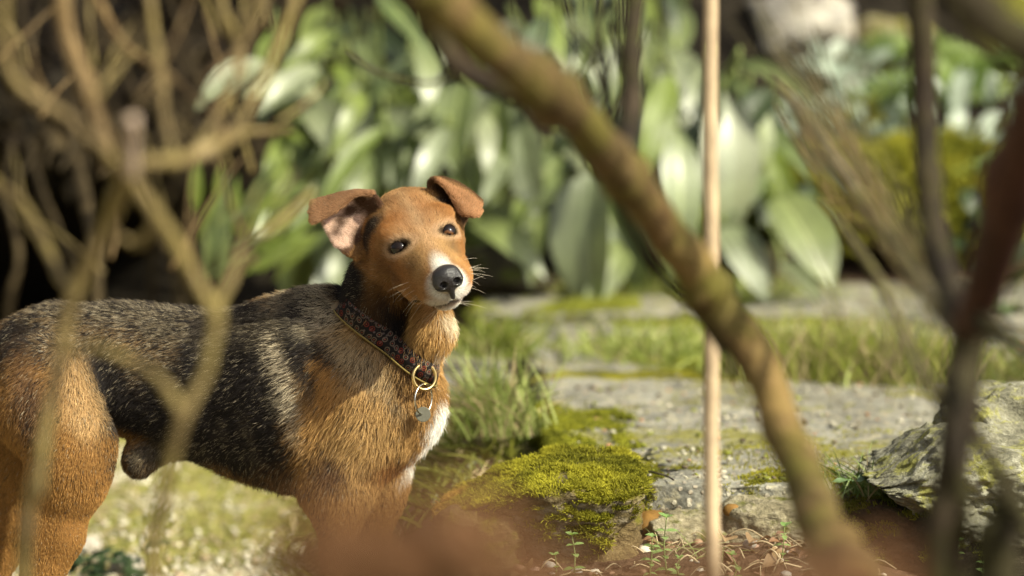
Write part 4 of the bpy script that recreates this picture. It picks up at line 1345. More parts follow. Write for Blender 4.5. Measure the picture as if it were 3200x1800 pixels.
stem('cut_stub', [(408, 545, 2.94, 50), (412, 450, 2.92, 44), (414, 372, 2.9, 44)], sh, M_PINKCUT, seed=740, wob=.08, label='pale pinkish sawn-off stub')

rt = np.random.default_rng(73)
for k in range(34):
    x0, y0 = rt.uniform(-20, 900), rt.uniform(60, 900); a = rt.uniform(.6, 2.5); l_ = rt.uniform(140, 420); d = rt.uniform(2.9, 3.6)
    stem('twig', [(x0, y0, d, rt.uniform(9, 17)), (x0 + math.cos(a) * l_ * .5 + rt.uniform(-25, 25), y0 - math.sin(a) * l_ * .5, d + .04, 9), (x0 + math.cos(a) * l_, y0 - math.sin(a) * l_, d + .1, 5)], sh, M_MOSSBARK if k % 3 else M_BROWNSTEM, sides=6, n=9, seed=1200 + k, knots=1)
# --- dry brown thicket on the bank behind
dr_ = empty('dry_thicket', root_at(300, 600, 7.4), 'tangle of dry brown stems in the shade behind the dog', 'shrub')
dr_.location.z = ground_z(dr_.location.x, dr_.location.y)
r = np.random.default_rng(88)
T = [[(250, 900, 7.55, 30), (190, 740, 7.55, 28), (124, 584, 7.65, 26), (90, 420, 7.85, 22)], [(300, 840, 7.35, 40), (270, 640, 7.45, 44), (235, 480, 7.55, 40), (225, 330, 7.65, 36)],
     [(560, 900, 7.55, 36), (480, 700, 7.65, 34), (400, 480, 7.85, 26), (330, 250, 7.95, 22)], [(640, 900, 7.15, 40), (740, 760, 7.15, 42), (830, 640, 7.25, 32), (900, 560, 7.35, 28)],
     [(580, 880, 7.75, 34), (570, 700, 7.75, 34), (600, 560, 7.75, 30), (660, 430, 7.85, 26)], [(700, 900, 7.45, 30), (860, 790, 7.45, 34), (1000, 690, 7.55, 30), (1080, 660, 7.65, 24)],
     [(660, 820, 7.65, 30), (600, 660, 7.65, 26), (640, 520, 7.65, 24), (600, 380, 7.75, 22)], [(480, 620, 7.85, 26), (540, 480, 7.85, 26), (530, 300, 7.95, 24), (560, 150, 8.05, 20)],
     [(30, 960, 7.55, 30), (60, 800, 7.55, 26), (20, 600, 7.65, 24), (40, 440, 7.75, 20)]]
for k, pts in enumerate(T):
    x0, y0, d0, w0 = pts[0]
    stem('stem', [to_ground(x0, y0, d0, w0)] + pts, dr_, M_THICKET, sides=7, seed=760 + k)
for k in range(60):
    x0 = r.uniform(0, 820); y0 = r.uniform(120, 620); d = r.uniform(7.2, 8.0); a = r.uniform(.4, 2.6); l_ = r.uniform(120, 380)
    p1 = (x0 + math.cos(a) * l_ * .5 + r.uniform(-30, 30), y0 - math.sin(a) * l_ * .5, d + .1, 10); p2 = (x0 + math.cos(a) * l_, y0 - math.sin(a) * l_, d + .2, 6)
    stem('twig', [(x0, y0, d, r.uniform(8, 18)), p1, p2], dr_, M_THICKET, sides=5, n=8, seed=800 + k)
# narrow leaves at the thicket's foot
ng = empty('strap_leaved_plant', root_at(700, 800, 6.9), 'narrow strap-leaved plant in the shade left of the head of the dog', 'plant')
for k in range(34):
    bx_, by_ = r.uniform(600, 900), r.uniform(640, 900); a = r.uniform(.5, 1.6); l_ = r.uniform(130, 260)
    b = pt(bx_, by_, 6.9); t = pt(bx_ + math.cos(a) * l_, by_ - math.sin(a) * l_, 6.85)
    P_, Fl, uv = leaf_np(np.linalg.norm(t - b), r.uniform(.012, .024), 8, 2, bend=.5, fold=.2)
    link('leaf', leaf_mesh('leaf', P_ @ frame(t - b, [0, -.8, .5]).T + b, Fl, uv, M_BIG2 if k % 2 else M_BIG), None, ng)

# --- leaning trunk
lt = empty('leaning_trunk', root_at(2700, 1820, 3.05), 'thick leaning mossy brown trunk crossing the picture from upper left to lower right', 'tree trunk')
M = [(1330, -80, 2.95, 194), (1500, 85, 3.0, 194), (1660, 235, 3.1, 186), (1800, 385, 3.25, 174), (1910, 500, 3.35, 170), (2010, 630, 3.42, 150), (2140, 800, 3.48, 150), (2285, 1010, 3.5, 153), (2420, 1260, 3.45, 153), (2530, 1490, 3.35, 153), (2640, 1720, 3.2, 169), (2720, 1880, 3.05, 184)]
x_, y_, d_, w_ = M[-1]
p = pt(x_, y_, d_)
M = [(a, b, c, w * (.78 if b < 300 else .90)) for a, b, c, w in M]
M.append((2860, 2300, 2.95, 190))
g = to_ground(2990, 2700, 2.9, 200)
M.append(g)
lt.location = Vector([float(v) for v in pt(g[0], g[1], g[2])])
stem('trunk', M, lt, M_TRUNK, sides=20, n=140, wob=.28, seed=900, knots=10, kink=.010)
stem('branch', [(1935, 520, 3.38, 74), (1958, 440, 3.45, 66), (1975, 300, 3.5, 62), (1972, 150, 3.52, 58), (1990, -60, 3.55, 54)], lt, M_DARKBARK, seed=901, knots=2)
stem('branch', [(1930, 480, 3.4, 40), (1905, 380, 3.5, 30), (1890, 210, 3.55, 26), (1868, 90, 3.55, 22), (1880, -60, 3.55, 20)], lt, M_DARKBARK, seed=902)
stem('branch', [(1890, 210, 3.55, 18), (1800, 100, 3.6, 14), (1760, -40, 3.6, 12)], lt, M_DARKBARK, sides=6, seed=903)
stem('branch', [(1270, -60, 3.25, 60), (1350, 90, 3.3, 60), (1447, 215, 3.3, 64), (1570, 285, 3.3, 58), (1690, 335, 3.28, 56), (1800, 400, 3.25, 64)], lt, M_DARKBARK, seed=904)  # branch in shadow, the shadow given by near-black bark
stem('branch', [(1447, 215, 3.3, 20), (1340, 260, 3.5, 16), (1180, 225, 3.7, 14), (1080, 160, 3.9, 10)], lt, M_GREYBARK, sides=6, seed=905)
stem('creeper', [(1880, 545, 3.36, 24), (1960, 700, 3.44, 24), (2050, 840, 3.5, 24), (2130, 930, 3.5, 22), (2230, 1060, 3.5, 18), (2330, 1240, 3.44, 14)], lt, M_DARKBARK, sides=7, seed=906, label='thin dark creeper stem along the underside')

rt = np.random.default_rng(97)
for k in range(16):
    x0 = rt.uniform(1650, 2010); y0 = rt.uniform(200, 420); l_ = rt.uniform(180, 380); a = math.radians(rt.uniform(60, 125))
    stem('twig', [(x0, y0, 3.55, rt.uniform(8, 14)), (x0 + math.cos(a) * l_ * .5 + rt.uniform(-30, 30), y0 - math.sin(a) * l_ * .5, 3.6, 8), (x0 + math.cos(a) * l_, y0 - math.sin(a) * l_, 3.6, 5)], lt, M_DARKBARK, sides=5, n=8, seed=1300 + k)
# --- garden cane
g = to_ground(2226, 1860, 3.92, 50)
cn = empty('garden_cane', pt(g[0], g[1], g[2]), 'thin straight pale bamboo cane standing upright behind the leaning trunk', 'cane')
stem('cane', [g, (2228, 1860, 3.88, 50), (2222, 1400, 3.88, 49), (2225, 900, 3.88, 48), (2219, 400, 3.88, 46), (2223, -140, 3.88, 44)], cn, M_CANE, sides=14, n=60, wob=.02, seed=910)
# --- dark forked shrub at the right
fk = empty('forked_shrub', root_at(2940, 1850, 3.0), 'dark forked shrub at the right with a red-brown upper trunk', 'shrub')
RS = [
 ('trunk', M_REDBARK, [(3300, 180, 2.6, 190), (3215, 420, 2.7, 180), (3130, 720, 2.85, 165), (3070, 930, 2.95, 120), (3035, 1030, 3.0, 112)]),
 ('stem', M_DARKBARK, [(3035, 1030, 3.0, 112), (3015, 1150, 3.0, 104), (2995, 1300, 3.0, 96), (2965, 1550, 3.0, 94), (2940, 1800, 3.0, 100), to_ground(2925, 1900, 3.0, 110)]),
 ('stem', M_GREYBARK, [(2420, 240, 3.6, 26), (2560, 430, 3.5, 34), (2700, 640, 3.4, 44), (2820, 800, 3.25, 50), (2930, 960, 3.1, 62), (3025, 1060, 3.0, 80)]),
 ('stem', M_GREYBARK, [(2560, 620, 3.5, 18), (2640, 720, 3.45, 24), (2760, 900, 3.35, 30), (2830, 1060, 3.2, 34), (2890, 1180, 3.1, 38), (2990, 1300, 3.0, 50)]),
 ('stem', M_DARKBARK, [(3010, 1150, 3.0, 70), (2990, 1320, 2.9, 58), (3000, 1480, 2.88, 54), (3010, 1640, 2.9, 50), (2990, 1820, 2.95, 54), to_ground(2980, 1900, 3.0, 60)]),
 ('stem', M_DARKBARK, [(2872, -60, 3.3, 74), (2882, 120, 3.3, 74), (2888, 300, 3.3, 66), (2896, 500, 3.28, 64), (2915, 700, 3.25, 66), (2960, 880, 3.15, 70), (3030, 1020, 3.0, 76)]),
 ('branch', M_DARKBARK, [(3040, 1330, 3.0, 40), (3095, 1430, 2.95, 44), (3150, 1540, 2.9, 48), (3230, 1680, 2.85, 54)]),
 ('branch', M_DARKBARK, [(3150, 1540, 2.9, 60), (3130, 1650, 2.9, 90), (3110, 1850, 2.9, 120), to_ground(3100, 1900, 2.9, 130)]),
 ('branch', M_DARKBARK, [(2960, -60, 2.5, 110), (3060, 40, 2.5, 120), (3150, 110, 2.5, 130), (3280, 170, 2.5, 140)]),
 ('branch', M_DARKBARK, [(3060, 1000, 2.95, 60), (3150, 1060, 2.9, 44), (3260, 1130, 2.85, 40)]),
]
for k, (nm, m_, pts) in enumerate(RS):
    pts = [(a, b, c, w * (1.22 if m_ is M_DARKBARK else 1.05)) for a, b, c, w in pts]
    stem(nm, pts, fk, m_, sides=12, seed=920 + k, knots=2)
r = np.random.default_rng(91)
for k in range(64):
    x0 = r.uniform(2560, 2900); y0 = 480 + (x0 - 2560) * 1.1 + r.uniform(-120, 120); d = r.uniform(3.0, 3.7)
    l_ = r.uniform(260, 620); a = math.radians(r.uniform(108, 128))
    x1, y1 = x0 + math.cos(a) * l_, y0 - math.sin(a) * l_
    pts = [(x0, y0, d, r.uniform(5, 9)), ((x0 + x1) / 2 + r.uniform(-22, 22), (y0 + y1) / 2, d + .05, 5), (x1, y1, d + .1, 3.5)]
    stem('twig', pts, fk, M_GREYBARK if k % 3 else M_BROWNSTEM, sides=5, n=8, seed=950 + k)
for k in range(26):
    x0 = r.uniform(2560, 3000); y0 = r.uniform(900, 1350); d = r.uniform(3.0, 3.6); l_ = r.uniform(150, 420); a = math.radians(r.uniform(60, 140))
    stem('twig', [(x0, y0, d, 6), (x0 + math.cos(a) * l_ * .5, y0 - math.sin(a) * l_ * .5, d, 5), (x0 + math.cos(a) * l_ + r.uniform(-40, 40), y0 - math.sin(a) * l_, d, 3)], fk, M_GREYBARK, sides=5, n=8, seed=1020 + k)

# --- rusty dead leaves close to the viewpoint
M_RUST = mat_leaf('rusty dead leaf', (.115, .052, .022), (.17, .080, .034), gloss=.65, trans=.15, spec=.2)
def rusty(label, boxes, d0, n, seed, px0):
    r = np.random.default_rng(seed)
    c = root_at(px0, 1900, d0)
    root = empty('rusty_sprig', c, label, 'shrub', 'rusty sprigs nearest the viewpoint')
    top = pt(px0, 1780, d0)
    A, F_ = tube_np(catmull([c, c * .5 + top * .5 + np.array([.02, 0, 0]), top], 14), np.linspace(.004, .0022, 14), 7)
    link('stem', mesh_np('stem', A, F_), M_BROWNSTEM, root)
    for k in range(n):
        x0, y0, x1, y1 = boxes[k % len(boxes)]
        b = pt(r.uniform(x0, x1), r.uniform(y0, y1), d0 + r.uniform(-.05, .05))
        L_ = r.uniform(.014, .024)
        P_, Fl, uv = leaf_np(L_, L_ * .5, 6, 4, bend=r.uniform(.3, 1.1), fold=.3, curl=.2, wav=.05, seed=k)
        dv = np.array([r.uniform(-1, 1), r.uniform(-.5, .5), r.uniform(-.5, .3)])
        link('leaf', leaf_mesh('leaf', P_ @ frame(dv, np.array([r.uniform(-.4, .4), -.8, .7])).T + b, Fl, uv, M_RUST), None, root)
        A, F_ = tube_np(catmull([top, (top + b) / 2 + [0, 0, -.004], b], 6), .0011, 4)
        link('twig', mesh_np('twig', A, F_), M_BROWNSTEM, root)
rusty('rust-brown dead leaves blurred close before the fore legs of the dog', [(985, 1625, 1540, 1800), (1000, 1690, 1740, 1900), (975, 1590, 1470, 1740)], 1.36, 300, 1101, 1320)
rusty('rust-brown dead leaves blurred along the bottom under the leaning trunk', [(1720, 1815, 2400, 1930), (2150, 1785, 2780, 1930)], 1.42, 170, 1102, 2300)
print('shrubs', round(time.time() - T0, 1))
# ================================================================ the dog
DD = 4.8                                     # how far off the middle of its body stands
D_EYE = DD - 0.15

def dp(px, py, dy=0.0):
    return pt(px, py, DD + dy)

def side(P):
    """the dog's own side plane in steps of 0.4 mm"""
    P = np.asarray(P)
    return 1600 + P[:, 0] * 2500.0, (CAM_H - P[:, 2]) * 2500.0 - 220 + 0.0 * P[:, 1]

S = 1 / 2500.0
# head frame: x towards the dog's right, y along the muzzle, z up out of the forehead
HY = unit(np.array([0.34, -0.76, -0.52]))
HX = np.array([-0.93, -0.21, -0.30]); HX = unit(HX - HY * (HX @ HY))
HZ = np.cross(HX, HY)
HR = np.stack([HX, HY, HZ], 1)
HO = pt(1317, 731, D_EYE)

def hl(P):
    return (np.asarray(P) - HO) @ HR

def hw(p):
    return HR @ np.array(p, float) + HO

lo = np.array([-0.80, 4.36, -0.02]); hi = np.array([-0.02, 5.14, 0.76])
dog_f = Field(lo, hi, 0.0026)
B = dog_f
SY = 1.35
def chain(pts, k=0.04, sy=SY):
    for (x0, y0, d0, r0), (x1, y1, d1, r1) in zip(pts[:-1], pts[1:]):
        B.cone(dp(x0, y0, d0), dp(x1, y1, d1), r0 * S, r1 * S, k, sy)
# trunk
chain([(20, 1150, .08, 138), (180, 1140, .075, 178), (380, 1150, .065, 190), (520, 1172, .06, 195), (650, 1200, .05, 214),
       (780, 1228, .045, 240), (910, 1232, .03, 282), (1010, 1222, .015, 290)], 0.03)
chain([(1010, 1210, .012, 280), (1110, 1225, 0., 250), (1190, 1258, -.02, 172)], 0.04, 1.25)
# withers and loin line
chain([(860, 1075, .03, 88), (970, 1046, .02, 74), (1050, 1032, .01, 74)], 0.04, 1.0)
# neck
chain([(1130, 1140, .0, 184), (1190, 1075, -.012, 154), (1226, 970, -.018, 120), (1236, 860, -.022, 103), (1236, 770, -.035, 90)], 0.025, 1.08)
chain([(1270, 1260, -.04, 54), (1290, 1140, -.062, 54), (1352, 1040, -.080, 50), (1350, 965, -.080, 46)], 0.02, 0.9)       # throat and breast
chain([(1196, 772, -.098, 34), (1168, 870, -.078, 52), (1140, 985, -.058, 60)], 0.035, 1.0)
chain([(1180, 1300, -.03, 150), (1270, 1290, -.04, 72)], 0.03, 1.1)
# hind legs (near and far): thigh, shank, hock, foot
def paw(c, r=0.024):
    c = np.array(c)
    B.cone(c + [-0.018, 0, 0.022], c + [0.03, 0, 0.016], 0.021, 0.018, 0.012)
    for j, oy in enumerate((-0.021, -0.007, 0.007, 0.021)):
        B.cone(c + [0.02, oy * .8, 0.017], c + [0.046 + (0.006 if j in (1, 2) else 0), oy, 0.011], 0.0115, 0.0095, 0.006)
def hind(dy, hx, knee, hock, foot):
    chain([(hx, 1190, dy + .015, 140), (hx + 25, 1290, dy + .005, 142), (knee[0] - 62, knee[1] - 100, dy - .01, 116), (knee[0] - 64, knee[1], dy - .01, 90)], 0.03, 1.5)
    chain([(knee[0], knee[1] - 60, dy - .012, 74), (knee[0] - 20, knee[1] + 40, dy - .012, 66)], 0.04, 1.3)
    h = pt(hock[0], hock[1], DD + dy)
    B.cone(dp(knee[0] - 40, knee[1] + 10, dy - .01), dp(knee[0] * .5 + hock[0] * .5, (knee[1] + hock[1]) / 2, dy), 0.035, 0.023, 0.03)
    B.cone(dp(knee[0] * .5 + hock[0] * .5, (knee[1] + hock[1]) / 2, dy), h, 0.026, 0.016, 0.02)
    B.cone(dp(knee[0] - 130, knee[1] + 30, dy), h + [-0.012, 0, 0.01], 0.024, 0.010, 0.02)       # heel tendon
    f = np.array([h[0] + 0.012, h[1], 0.0])
    B.cone(h, f + [0, 0, 0.03], 0.0175, 0.0155, 0.012)
    paw(f + [0.012, 0, 0])
hind(-.01, 130, (268, 1470), (118, 1880), None)
hind(.15, 90, (150, 1440), (-30, 1830), None)
# fore legs
def fore(dy, sx, ex, wx):
    chain([(sx, 1270, dy, 130), (ex, 1480, dy, 86), (ex + 4, 1560, dy, 68)], 0.05, 1.5)
    e = dp(ex + 4, 1560, dy); w = dp(wx, 1860, dy)
    B.cone(e, w, 0.0265, 0.0185, 0.03)
    B.cone(dp(ex - 30, 1500, dy), dp(ex - 22, 1560, dy), 0.022, 0.016, 0.02)            # elbow
    f = np.array([w[0] + 0.006, w[1], 0.0])
    B.cone(w, f + [0, 0, 0.03], 0.019, 0.0165, 0.012)
    paw(f + [0.004, 0, 0])
fore(-.035, 1090, 1052, 1058)
fore(.10, 1160, 1165, 1150)
# tail, sheath
chain([(10, 1100, .13, 52), (-90, 1180, .14, 44), (-140, 1330, .15, 36), (-150, 1500, .15, 26)], 0.03, 1.0)
chain([(560, 1395, .07, 28), (440, 1425, .055, 40), (428, 1447, .05, 40)], 0.02, 1.0)
# head
def hc(a, b, ra, rb, k=0.012, op='add'):
    B.cone(a, b, ra, rb, k, 1.0, op, HR, HO)
def he(c, r, k=0.012, op='add'):
    B.ell(c, r, k, HR, HO, op)
he((0, -.058, -.041), (.053, .056, .050), .02)               # brain case
he((0, -.036, -.016), (.042, .040, .028), .018)               # forehead
for s in (1, -1):
    he((s * .036, -.044, -.038), (.023, .046, .036), .020)    # cheek
    he((s * .029, -.018, .0025), (.018, .015, .0105), .010)     # brow
    he((s * .026, .010, -.022), (.019, .030, .020), .014)     # under the eye
hc((0, .000, -.026), (0, .076, -.0165), .0375, .0265, .016)    # muzzle
hc((0, -.035, -.070), (0, .062, -.0465), .032, .0165, .018)  # lower jaw
for s in (1, -1):
    hc((s * .0145, .074, -.025), (s * .0215, .044, -.036), .0185, .0195, .007)   # lips
    hc((s * .027, .044, -.046), (s * .032, .010, -.057), .0155, .016, .008)
he((0, .075, -.0455), (.0165, .014, .010), .006)             # chin
# eye slits
EYES = {}
for s in (1, -1):
    ys = np.arange(.03, -.05, -.0005)
    Q = np.array([hw((s * .0335, y_, -.0005)) for y_ in ys])
    i_ = int(np.argmax(B.sample(Q) < 0))
    sf = Q[i_]
    g_ = np.array([B.sample((sf + d_)[None])[0] - B.sample((sf - d_)[None])[0] for d_ in np.eye(3) * .004])
    EYES[s] = (sf, unit(g_))
for s in (1, -1):
    sf, g_ = EYES[s]
    g_ = unit(.40 * g_ + .60 * unit(HY + .55 * HZ))
    hx_ = HX + HZ * (.06 * s); xa = unit(hx_ - g_ * (hx_ @ g_)); za = np.cross(xa, g_)
    Re = np.stack([xa, g_, za], 1)
    B.ell((0, 0, 0), (.0128, .0070, .0066), .003, Re, sf, 'cut')
    EYES[s] = (sf, g_, Re)
# nostril seat and mouth line
mouth = catmull([(0, .101, -.023), (0.0, .0965, -.0330), (.013, .090, -.0395), (.026, .072, -.0450), (.036, .046, -.0520), (.043, .022, -.0600)], 14)
mouth_d = catmull(mouth, 54)
for s in (1, -1):
    for a, b in zip(mouth[1:-1], mouth[2:]):
        hc(a * [s, 1, 1], b * [s, 1, 1], .0034, .0034, .002, 'cut')
# ears: folded sheets
def ear(rows, d0):
    G = np.array([[[*q] for q in r] for r in rows], dtype=float)          # rows x cols x (px, py, dy)
    A = np.stack([catmull(G[:, j], 56) for j in range(G.shape[1])], 1)
    A = np.stack([catmull(A[i], 48) for i in range(56)], 0).reshape(-1, 3)
    return np.array([pt(x, y, d0 + d) for x, y, d in A])
ear_r = ear([[(1196, 655, .008), (1176, 712, .030), (1155, 760, .026), (1118, 812, .004)],
             [(1180, 624, -.002), (1136, 664, .020), (1090, 708, .018), (1044, 756, .002)],
             [(1166, 606, -.004), (1108, 606, .004), (1046, 618, .004), (984, 634, .000)],
             [(1163, 603, -.008), (1106, 604, -.008), (1046, 630, -.012), (977, 662, -.010)],
             [(1160, 604, -.010), (1108, 611, -.012), (1050, 658, -.018), (981, 693, -.016)]], D_EYE + .030)
ear_l = ear([[(1345, 612, .002), (1372, 655, .0), (1400, 700, .012), (1424, 735, .024)],
             [(1343, 582, .004), (1376, 604, .012), (1418, 645, .020), (1452, 690, .026)],
             [(1348, 564, .002), (1384, 559, .006), (1440, 584, .010), (1497, 628, .016)],
             [(1372, 565, -.010), (1412, 588, -.012), (1462, 614, -.008), (1501, 645, .002)],
             [(1408, 606, -.017), (1432, 634, -.020), (1468, 655, -.016), (1500, 662, -.004)],
             [(1436, 660, -.020), (1450, 670, -.021), (1474, 672, -.019), (1495, 674, -.009)]], D_EYE + .045)
B.cloud(ear_r, .0028, .007)
B.cloud(ear_l, .0028, .007)

V, F = B.surface()
V = relax(V, F, 2, 0.45)
N = vnormals(V, F)
print('dog', len(V), len(F), round(time.time() - T0, 1))

def ray_dog(px, py, off=0.0):
    """front surface of the dog along a line of sight"""
    ds = np.arange(4.38, 5.2, 0.002)
    P = np.array([pt(px, py, d) for d in ds])
    v = B.sample(P)
    i = np.argmax(v < off)
    return ds[i] if v[i] < off else None

# ------------------------------------------------ coat
TAN = np.array([.275, .142, .042]); GOLD = np.array([.43, .265, .105]); CREAM = np.array([.56, .47, .33])
BLACK = np.array([.016, .013, .012]); GREY = np.array([.17, .135, .088]); WHITE = np.array([.78, .75, .68]); RUST = np.array([.23, .095, .026])
BROWN = np.array([.07, .038, .018])
def blob(x, y, cx, cy, rx, ry, rot=0.0, soft=0.35):
    a = math.radians(rot); c, s = math.cos(a), math.sin(a)
    dx, dy = x - cx, y - cy
    u = (dx * c + dy * s) / rx; v = (-dx * s + dy * c) / ry
    return 1 - sstep(1 - soft, 1 + soft, np.sqrt(u * u + v * v))
def coat(P):
    """hair colour, shade painted in at places, and how strongly black and pale hairs mingle, from the place on the body"""
    n = len(P)
    x, y = side(P)
    w = np.stack([vnoise(P, 22, 11), vnoise(P, 22, 12)], 1) * 16 + np.stack([vnoise(P, 70, 13), vnoise(P, 70, 14)], 1) * 9
    x = x + w[:, 0]; y = y + w[:, 1]
    C = np.tile(TAN, (n, 1)); G = np.zeros(n); bl = np.zeros(n)
    def lay(m, c, g=None):
        nonlocal C, G
        C = C * (1 - m[:, None]) + np.asarray(c) * m[:, None]
        if g is not None:
            G = G * (1 - m) + g * m
    # saddle
    lay(blob(x, y, 520, 1190, 560, 330, 6, .12), BLACK, .46)
    strk = vnoise(np.stack([P[:, 0] * 62 + P[:, 2] * 16, P[:, 1] * 30, P[:, 2] * 9], 1), 1.0, 91) + .5 * vnoise(P, 90, 92)
    lay(blob(x, y, 330, 1010, 330, 110, 4, .4), GREY * .9, .8)
    lay(blob(x, y, 300, 1075, 260, 60, 12, .5), GREY * [1.2, 1.0, .75], .7)
    lay(blob(x, y, 40, 1080, 80, 70, 0, .4), BLACK, .3)
    lay(blob(x, y, 700, 1040, 130, 70, 5, .5), GREY, .5)
    lay(blob(x, y, 760, 1260, 150, 260, 10, .4), BLACK, .32)
    lay(blob(x, y, 570, 1170, 60, 130, 14, .4), BLACK, .30)
    lay(blob(x, y, 740, 1180, 220, 290, 8, .5) * sstep(.15, .75, strk) * .55, GREY * .75, .6)
    lay(blob(x, y, 330, 1080, 260, 130, 8, .5) * sstep(.1, .7, strk) * .5, np.array([.17, .105, .05]), .5)
    # thighs and hind legs
    lay(blob(x, y, 140, 1530, 235, 420, -8, .14), TAN, .08)
    lay(blob(x, y, 265, 1230, 66, 130, -22, .5), GOLD * [1., 1.05, 1.2], .10)
    lay(blob(x, y, 110, 1250, 60, 150, -15, .6), BROWN * 2, .25)
    lay(blob(x, y, 385, 1235, 72, 175, -30, .35), BLACK, .3)
    lay(blob(x, y, 450, 1300, 80, 90, -30, .4), BLACK, .25)
    lay(blob(x, y, 400, 1385, 90, 34, 22, .5), TAN * .9, .15)
    lay(blob(x, y, 475, 1440, 85, 62, 0, .3), GREY * .55, .35)
    # belly fringe
    lay(blob(x, y, 720, 1525, 240, 46, 10, .5), TAN * .8, .35)
    lay(blob(x, y, 880, 1500, 90, 60, 0, .6), BROWN * 1.5, .4)
    # shoulder
    lay(blob(x, y, 1160, 1290, 240, 330, 0, .18), TAN * 1.1, .06)
    lay(blob(x, y, 1200, 1640, 260, 260, 0, .3), TAN, .04)
    lay(blob(x, y, 1150, 1330, 150, 190, 0, .8), GOLD, .05)
    lay(blob(x, y, 950, 1080, 90, 150, -30, .5), GREY * .8, .5)
    lay(blob(x, y, 1010, 1160, 60, 120, -25, .5), TAN * 1.15, .05)
    sb = sstep(-.8, .05, strk)
    lay(blob(x, y, 912, 1190, 30, 150, -12, .7) * sb, CREAM * .9, .35)
    lay(blob(x, y, 862, 1120, 16, 130, -8, .8) * sb * .6, CREAM * .6, .4)
    lay(blob(x, y, 966, 1130, 14, 110, -20, .8) * sb * .6, CREAM * .55, .3)
    lay(blob(x, y, 868, 1010, 26, 110, -16, .6) * sb, CREAM * .8, .45)
    lay(blob(x, y, 945, 1080, 30, 140, -22, .5), BLACK, .12)
    lay(blob(x, y, 1000, 1070, 28, 110, -52, .5), BLACK * 1.2, .15)
    lay(blob(x, y, 1010, 975, 85, 50, -10, .6), CREAM * .7, .4)
    lay(blob(x, y, 985, 925, 120, 48, -12, .6) * (.5 + .5 * sb), np.array([.36, .30, .20]), .45)
    lay(blob(x, y, 930, 965, 34, 36, 0, .6), BLACK * 1.5, .4)
    lay(blob(x, y, 1130, 1085, 120, 56, 38, .7), np.array([.36, .265, .15]), .22)
    lay(blob(x, y, 1240, 1215, 50, 20, 60, .8) * .6, GREY * 1.1, .2)
    lay(blob(x, y, 1030, 1455, 60, 70, 0, .7), BROWN * 1.6, .3)
    lay(blob(x, y, 1230, 1440, 60, 40, -20, .7), RUST * .8, .1)
    lay(blob(x, y, 1040, 1620, 60, 60, 0, .7), TAN * .9, .1)
    # breast
    lay(blob(x, y, 1376, 1310, 26, 80, 12, .5), WHITE, .02)
    lay(blob(x, y, 1318, 1428, 20, 110, 36, .5), WHITE * .95, .02)
    # neck above the collar: its own dark streaks plus the jaw's painted shadow
    nk = (1 - sstep(-20, 20, y - (930 + (x - 1070) * 0.98))) * sstep(760, 800, y)
    lay(nk, TAN * .92, .06)
    st = sstep(-.15, .35, vnoise(np.stack([P[:, 0] * 30 + P[:, 2] * 14, P[:, 1] * 22, P[:, 2] * 5], 1), 1.0, 31))
    dk = sstep(800, 960, y + .35 * (x - 1150))
    lay(nk * st * (.30 + .6 * dk) * (1 - sstep(1270, 1330, x)), BROWN * .8, .1)
    lay(nk * blob(x, y, 1225, 1010, 110, 75, 45, .5) * .75, BROWN * .7, .12)
    lay(nk * blob(x, y, 1100, 885, 54, 135, 8, .4), BLACK, .15)
    lay(nk * blob(x, y, 1290, 985, 26, 90, -30, .6) * .8, BROWN * .5, .1)  # shadow beside the chin, painted onto the neck
    lay(nk * blob(x, y, 1215, 1100, 120, 50, 42, .5), BROWN * .6, .15)
    lay(nk * blob(x, y, 1180, 1010, 60, 26, 48, .6), GOLD * .8, .1)
    lay(nk * blob(x, y, 1262, 1010, 34, 110, -24, .5), BLACK * 1.3, .1)  # dark strip under the jaw, its shadow painted in the coat
    lay(nk * blob(x, y, 1375, 1060, 80, 120, -8, .5), GOLD * [1, .95, .85], .02)
    lay(nk * blob(x, y, 1412, 985, 30, 30, 0, .6), CREAM * 1.1, .02)
    lay(nk * blob(x, y, 1396, 1110, 20, 46, -30, .5), WHITE, .02)
    # head
    L = hl(P)
    hx, hy, hz = np.abs(L[:, 0]), L[:, 1], L[:, 2]
    nn = vnoise(P, 60, 41)
    H = sstep(-.012, .010, hy + .115 + hz * .7 + nn * .006) * sstep(-.010, .008, hz + .092 + hy * .28 + nn * .004) * (1 - sstep(.10, .12, hx))
    H = H * (1 - sstep(-12, 16, (y - 800) - (x - 1140) * .87) * (1 - sstep(1285, 1305, x)))
    lay(H, TAN * [1.40, 1.42, 1.75], .015)
    mt = sstep(.0, .7, vnoise(P, 34, 43) + .5 * vnoise(P, 90, 44))
    lay(H * mt * .5, RUST * 1.25, .02)
    def h3(c, r, soft=.4):
        q = np.sqrt(((hx - c[0] + nn * .002) / r[0]) ** 2 + ((hy - c[1] + nn * .003) / r[1]) ** 2 + ((hz - c[2]) / r[2]) ** 2)
        return (1 - sstep(1 - soft, 1 + soft, q)) * H
    lay(h3((0, -.06, .03), (.05, .06, .03), .8) * .6, np.array([.46, .30, .15]), .02)
    lay(h3((0, .005, .008), (.026, .060, .022), .7) * .75, np.array([.54, .36, .20]), .02)
    lay(h3((.030, -.026, .014), (.014, .014, .014), .7) * .7, RUST * 1.6, .02)
    lay(h3((.02, .035, .0), (.016, .035, .02), .7) * .7, GOLD, .02)
    lay(h3((.038, .02, -.025), (.024, .032, .024), .7) * .8, RUST * .95, .03)
    lay(h3((.022, .036, -.008), (.010, .014, .012), .8) * .7, BROWN * 1.8, .02)
    lay(h3((.040, -.008, -.045), (.024, .036, .026), .8) * .65, BROWN * 1.7, .05)  # shading down the cheek, put into the coat colour
    lay(h3((.014, -.03, .02), (.010, .05, .02), .8) * .5, RUST * 1.5, .02)
